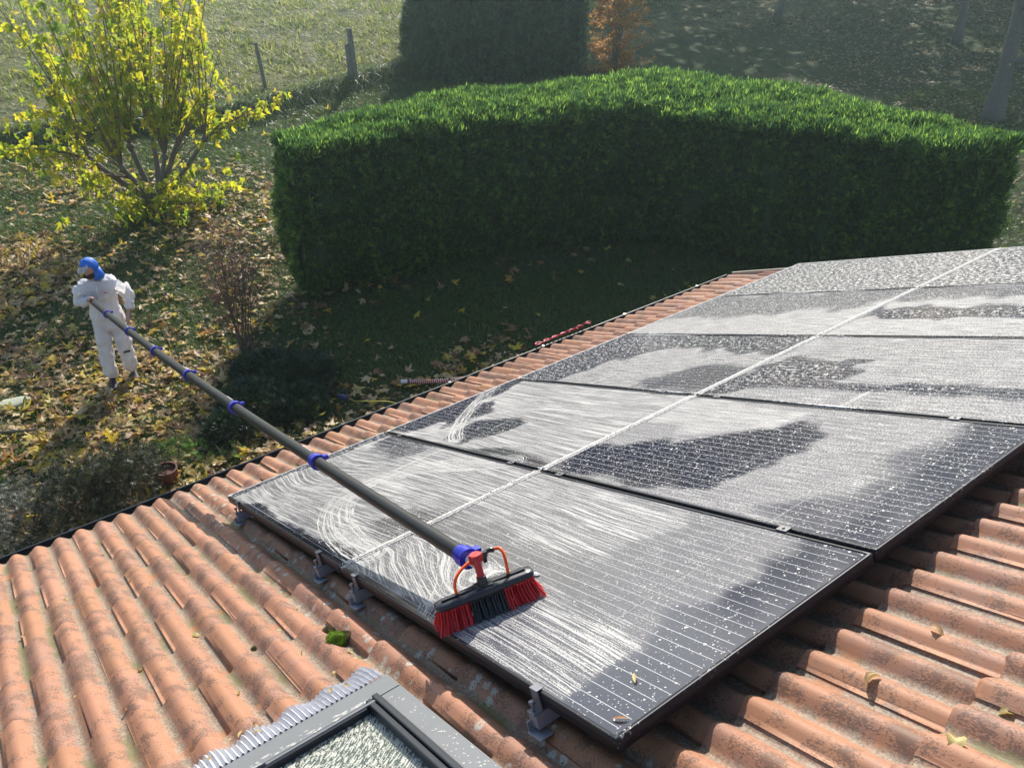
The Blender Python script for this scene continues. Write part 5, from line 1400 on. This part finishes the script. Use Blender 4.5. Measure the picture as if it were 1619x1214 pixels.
# corrugated red and white hose with a pale end fitting
M_hose = plain('red_hose', (.30, .035, .05), .4, var=.15); M_hosew = plain('white_spiral', (.62, .55, .55), .45); M_fit = plain('pale_fitting', (.55, .60, .66), .35)
hp = [Vector(p) for p in ((-4.42, 3.60, .06), (-4.30, 3.78, .055), (-4.17, 3.96, .055), (-4.05, 4.20, .06), (-3.93, 4.45, .07), (-3.80, 4.66, .12), (-3.70, 4.82, .25))]
hp2 = []
for i in range(len(hp)-1):
    for q in range(24): hp2.append(hp[i].lerp(hp[i+1], q/24))
hose = empty('hose', (-4.42, 3.60, 0), 'red and white spiral hose with a pale end lying below the eaves', 'hose')
o3 = Vector((-4.42, 3.60, 0))
mb = MB(); mb.tube([p-o3 for p in hp2], .026, 12); mb.build('tube', M_hose, hose, smooth=True)
mb = MB(); sp_ = []
for i in range(len(hp2)-1):
    tdir = (hp2[i+1]-hp2[i]).normalized(); a = tdir.cross(Vector((0, 0, 1))).normalized(); b_ = tdir.cross(a)
    for q in range(6): an = (i*6+q)*.36; sp_.append(hp2[i].lerp(hp2[i+1], q/6) - o3 + (a*math.cos(an)+b_*math.sin(an))*.027)
mb.tube(sp_, .0052, 5); mb.build('spiral', M_hosew, hose, smooth=True)
d = (hp[0]-hp[1]).normalized()
mb = MB(); mb.tube([hp[0]-o3, hp[0]-o3+d*.10], .028, 14); mb.build('end_fitting', M_fit, hose)
mb = MB(); mb.tube([hp[0]-o3-d*.005, hp[0]-o3+d*.012], .032, 14)
for q in (56, 100): mb.tube([hp2[q]-o3, hp2[q+2]-o3], .033, 14)
mb.build('bands', M_black, hose)
# red coiled cord hooked on the gutter
M_cord = plain('red_cord', (.62, .03, .06), .4)
cp = []
for i in range(260):
    a = i/259; p = W(-1.04, 2.98+.60*a, -.13) + Vector((-.05, 0, -.02)); ph = a*6.28*6.5
    cp.append(p + Vector((-.045+.03*math.cos(ph), .05*math.sin(ph), .02+.045*a*0+.05*max(0, math.cos(ph))*(.4+.8*a))))
mb = MB(); mb.tube([p - cp[0] for p in cp], .0055, 6); o = mb.build('coiled_cord', M_cord, None, smooth=True); o.location = cp[0]
tag(o, 'loops of red cord hanging over the gutter beyond the pole', 'cord')
# yellow cord with a dark blue cap
yc_ = empty('yellow_cord', (-4.56, 2.74, .05), 'thin yellow-green cord with a dark blue cap on the leaves by the eaves', 'cord')
mb = MB(); mb.tube([(0.05, .03, .03), (.2, .05, .06), (.36, .18, .10), (.50, .35, .10), (.62, .50, .05)], .006, 6); mb.build('line', plain('yellow_cord', (.45, .42, .05), .5), yc_, smooth=True)
mb = MB(); mb.tube([(-.07, -.04, .03), (.05, .02, .03)], .034, 12); mb.build('cap', plain('navy_cap', (.02, .03, .12), .5), yc_, bevel=.004)
# flat stone and branches in the left lawn
bm = bmesh.new(); bmesh.ops.create_icosphere(bm, subdivisions=3, radius=1)
for v_ in bm.verts:
    k = 1+.22*mnoise.noise(v_.co*1.6); v_.co = Vector((v_.co.x*.14*k, v_.co.y*.30*k, v_.co.z*.05*k))
me = bpy.data.meshes.new('flat_stone'); bm.to_mesh(me); bm.free(); me.polygons.foreach_set('use_smooth', [True]*len(me.polygons))
o = obj('flat_stone', me, plain('pale_stone', (.34, .36, .27), .85, var=.25, bump=.5, bscale=40)); o.location = (-6.98, -.78, .05); tag(o, 'pale flat stone half hidden in leaves at the left edge', 'stone')
for (pts, lab) in (([(-6.3, -1.3, .06), (-6.38, -.95, .08), (-6.2, -.6, .07), (-5.98, -.3, .05)], 'fallen dead branch on the leaves at the left edge'), ([(-5.0, -1.3, .05), (-5.05, -.9, .09), (-4.95, -.5, .08), (-4.98, -.2, .05)], 'short dark branch behind the bushes at the left')):
    mb = MB(); q0 = Vector(pts[0]); mb.tube([Vector(p)-q0 for p in pts], [.022, .018, .013, .006], 7)
    mb.tube([Vector(pts[1])-q0, Vector(pts[1])-q0+Vector((-.14, .12, .10))], [.008, .003], 5); mb.tube([Vector(pts[2])-q0, Vector(pts[2])-q0+Vector((.12, .10, .06))], [.007, .003], 5)
    o = mb.build('fallen_branch', M_bark, None, smooth=True); o.location = q0; tag(o, lab, 'branch')

# ================================================================== SMALL THINGS ON THE ROOF
M_dry = leafmat('dry_roof_leaf', [(0, (.30, .15, .06)), (.35, (.46, .36, .16)), (.7, (.60, .52, .22)), (1, (.40, .20, .09))], .25)
OM = []
for s in range(5):
    V, F = oval(.25+.25*s, s); V = V*np.array([1.0 if s < 3 else 1.7, 1, 1.4]); me = mesh_np('dry_leaf', V, F, True); me.materials.append(M_dry); OM.append(me)
def tile_n(u, v):
    ph = (v + .468)/.122; c_ = math.floor((u+.195)/.4); return nb + .036*(.5+.5*math.cos(2*math.pi*ph))**.85 + .017*(1-((u+.195)/.4-c_))
spots = [(3.80, .30, .055, 'curled brown leaf on the tiles near the lower right corner'), (3.60, .62, .05, 'upright dry brown leaf in a tile trough right of the array'), (3.62, .88, .045, 'pale yellow leaf lying in a tile trough right of the array'),
         (3.95, .93, .055, 'dark curled leaf standing on the tiles at the right'), (3.88, .70, .045, 'yellow-brown leaf on a tile roll at the right'), (3.86, .53, .05, 'long yellow leaf in the trough beside the notched tile'),
         (3.98, 1.30, .05, 'thin yellow leaf near the right edge of the tiles'), (3.98, 1.72, .06, 'brown leaf at the right edge close to the array shadow')]
for (u, v, s, lab) in spots:
    o = obj('dry_leaf', OM[random.randrange(5)], None, None, RM @ Matrix.Translation((u, v, tile_n(u, v)+.008)) @ Euler((random.uniform(-.4, .5), random.uniform(-.4, .4), random.uniform(0, 6))).to_matrix().to_4x4() @ Matrix.Scale(s, 4))
    tag(o, lab, 'leaf', 'small dry leaves on the roof')
r9 = random.Random(4)
for q in range(46):
    u = r9.uniform(-.7, 2.4); v = round((r9.uniform(-1.4, -.12)+.529)/.122)*.122 - .529 + r9.uniform(-.025, .025)
    if q > 38: u = r9.uniform(2.36, 2.46); v = r9.uniform(-.8, -.25)
    o = obj('dry_leaf', OM[r9.randrange(5)], None, None, RM @ Matrix.Translation((u, v, (tile_n(u, v) if q <= 38 else -.07)+.006)) @ Euler((r9.uniform(-.3, .3), r9.uniform(-.3, .3), r9.uniform(0, 6))).to_matrix().to_4x4() @ Matrix.Scale(r9.uniform(.018, .034), 4))
    tag(o, 'tiny dry leaf lying on the roof left of the solar panels', 'leaf', 'tiny dry leaves scattered on the tiles')
for (u, v, a, lab) in ((3.235, .185, .9, 'narrow yellow-green leaf at the lower right edge of the nearest panel'), (3.325, .055, 2.2, 'narrow tan leaf at the bottom corner of the nearest panel')):
    o = obj('dry_leaf', OM[0], None, None, RM @ Matrix.Translation((u, v, .004)) @ Matrix.Rotation(a, 4, 'Z') @ Matrix.Diagonal((.022, .045, .03, 1))); tag(o, lab, 'leaf', 'small dry leaves on the roof')
# moss cushions
def cushion(name, loc, r_, label, mat, seed):
    root = empty(name, tuple(loc), label, 'moss')
    bm = bmesh.new(); bmesh.ops.create_icosphere(bm, subdivisions=4, radius=1)
    for v_ in bm.verts:
        k = 1+.25*mnoise.noise(v_.co*1.8+Vector((seed, 0, 0)))+.07*mnoise.noise(v_.co*9); v_.co = Vector((v_.co.x*r_[0]*k, v_.co.y*r_[1]*k, max(v_.co.z, -.3)*r_[2]*k))
    me = bpy.data.meshes.new('cushion'); bm.to_mesh(me); P = np.array([list(v_.co) for v_ in bm.verts]); Nn = np.array([list(v_.normal) for v_ in bm.verts]); bm.free()
    me.polygons.foreach_set('use_smooth', [True]*len(me.polygons)); obj('cushion', me, mat, root)
    k = P[:, 2] > -.2*r_[2]; P, Nn = P[k], Nn[k]; P = np.repeat(P, 2, 0); Nn = np.repeat(Nn, 2, 0); n_ = len(P)
    Rm = frame_from(Nn + rng.normal(0, .4, (n_, 3)), rng.normal(0, 1, (n_, 3)), rng.uniform(0, 6.28, n_))
    stuff('fronds', SPK[:2], P + rng.normal(0, .0012, P.shape), Rm, rng.uniform(.005, .009, n_), mat, root)
M_moss = leafmat('bright_moss', [(0, (.10, .20, .01)), (.6, (.17, .30, .012)), (1, (.26, .38, .03))], .35)
M_mossd = leafmat('dull_moss', [(0, (.10, .10, .04)), (.6, (.17, .15, .07)), (1, (.26, .24, .14))], .2)
cushion('moss_cushion', W(1.995, -.185, -.128), (.034, .034, .028), 'bright green moss cushion on the tiles above the roof window', M_moss, 1)
cushion('moss_cushion', W(2.00, -.150, -.130), (.022, .020, .016), 'dark dry moss clump touching the bright green cushion', M_mossd, 2)
cushion('moss_cushion', W(1.885, -.175, -.135), (.022, .016, .013), 'small dull moss clump a little up from the green cushion', M_mossd, 3)
cushion('moss_cushion', W(1.70, -.405, -.150), (.014, .009, .004), 'tiny dark moss tuft in a tile trough left of the green cushion', M_mossd, 4)
# ---- roof window pane, smeared with foam
t = NT('foamy_roof_window'); P_ = t.n('TexCoord').outputs['Object']; px = t.xyz(P_)
cx = t.sub(px[0], 2.35); cy = t.add(px[1], .75)                    # the brush went round in arcs
rad_n = t.math('SQRT', t.add(t.mul(cx, cx), t.mul(cy, cy))); ang_n = t.math('ARCTAN2', cy, cx)
n1 = t.noise(t.comb(t.mul(rad_n, 150.0), t.mul(ang_n, 16.0)), 1.0, 3, .6)
n2 = t.noise(P_, 210, 3, .7)
fm = t.step(t.add(t.mul(n1, .6), t.mul(n2, .4)), .485, .525)
nb_ = t.bump(fm, .5, .002)
g_ = t.bsdf((.055, .070, .055), .12, normal=nb_); f_ = t.bsdf((.46, .46, .40), .5, normal=nb_)
mxs = t.n('MixShader', {0: fm}); t.t.links.new(g_, mxs.inputs[1]); t.t.links.new(f_, mxs.inputs[2])
M_pane = t.surf(mxs.outputs[0])
mb = MB(); slab(mb, 2.60, SKY_U1-.10, SKY_V0+.07, -.305, -.095, -.085)
mb.build('pane', M_pane, sky_o)
# splashes of foam on the frame covers
mb = MB(); r7 = random.Random(8)
for q in range(150):
    if q < 70: u = r7.uniform(2.61, 3.2); v = r7.uniform(-.255, -.202); z_ = SN-.001
    else: u = r7.gauss(2.572, .010); v = r7.uniform(-.9, -.30); z_ = SN
    if u > 2.584 and q >= 70: u = 2.58
    r_ = r7.uniform(.0015, .0042)*(1 if q < 70 else 1.3); el = r7.uniform(1, 3.0) if q >= 70 else 1; k = 7
    V_ = [(u, v, z_+r_*.5)] + [(u+r_*math.cos(6.283*i/k)*r7.uniform(.7, 1.2), v+el*r_*math.sin(6.283*i/k), z_+.0004) for i in range(k)]
    mb.add(V_, [(0, 1+i, 1+(i+1) % k) for i in range(k)])
o = mb.build('foam_spots', M_bead, sky_o, smooth=True); o['kind'] = 'stuff'
# ---- veiling lens glare put in as thin haze: one closed box of pale air round everything, sky outside
m_ = bpy.data.materials.new('glare_haze_air'); m_.use_nodes = True; n_ = m_.node_tree; n_.nodes.clear()
vo_ = n_.nodes.new('ShaderNodeVolumePrincipled'); ou_ = n_.nodes.new('ShaderNodeOutputMaterial')
vo_.inputs['Color'].default_value = (.72, .97, 1.0, 1); vo_.inputs['Density'].default_value = .0019; vo_.inputs['Anisotropy'].default_value = .76
n_.links.new(vo_.outputs[0], ou_.inputs['Volume'])
xs = [v.co.x for v in ground.data.vertices]; ys = [v.co.y for v in ground.data.vertices]; zs = [v.co.z for v in ground.data.vertices]
x0, x1, y0, y1 = min(xs)-2, max(xs)+2, min(ys)-2, max(ys)+2
mb = MB(); mb.box(((x0+x1)/2, (y0+y1)/2, (min(zs)-1.2+18)/2), (x1-x0, y1-y0, 18-min(zs)+1.2))
hz = mb.build('glare_haze', m_); hz['kind'] = 'stuff'
SC.cycles.volume_bounces = 1
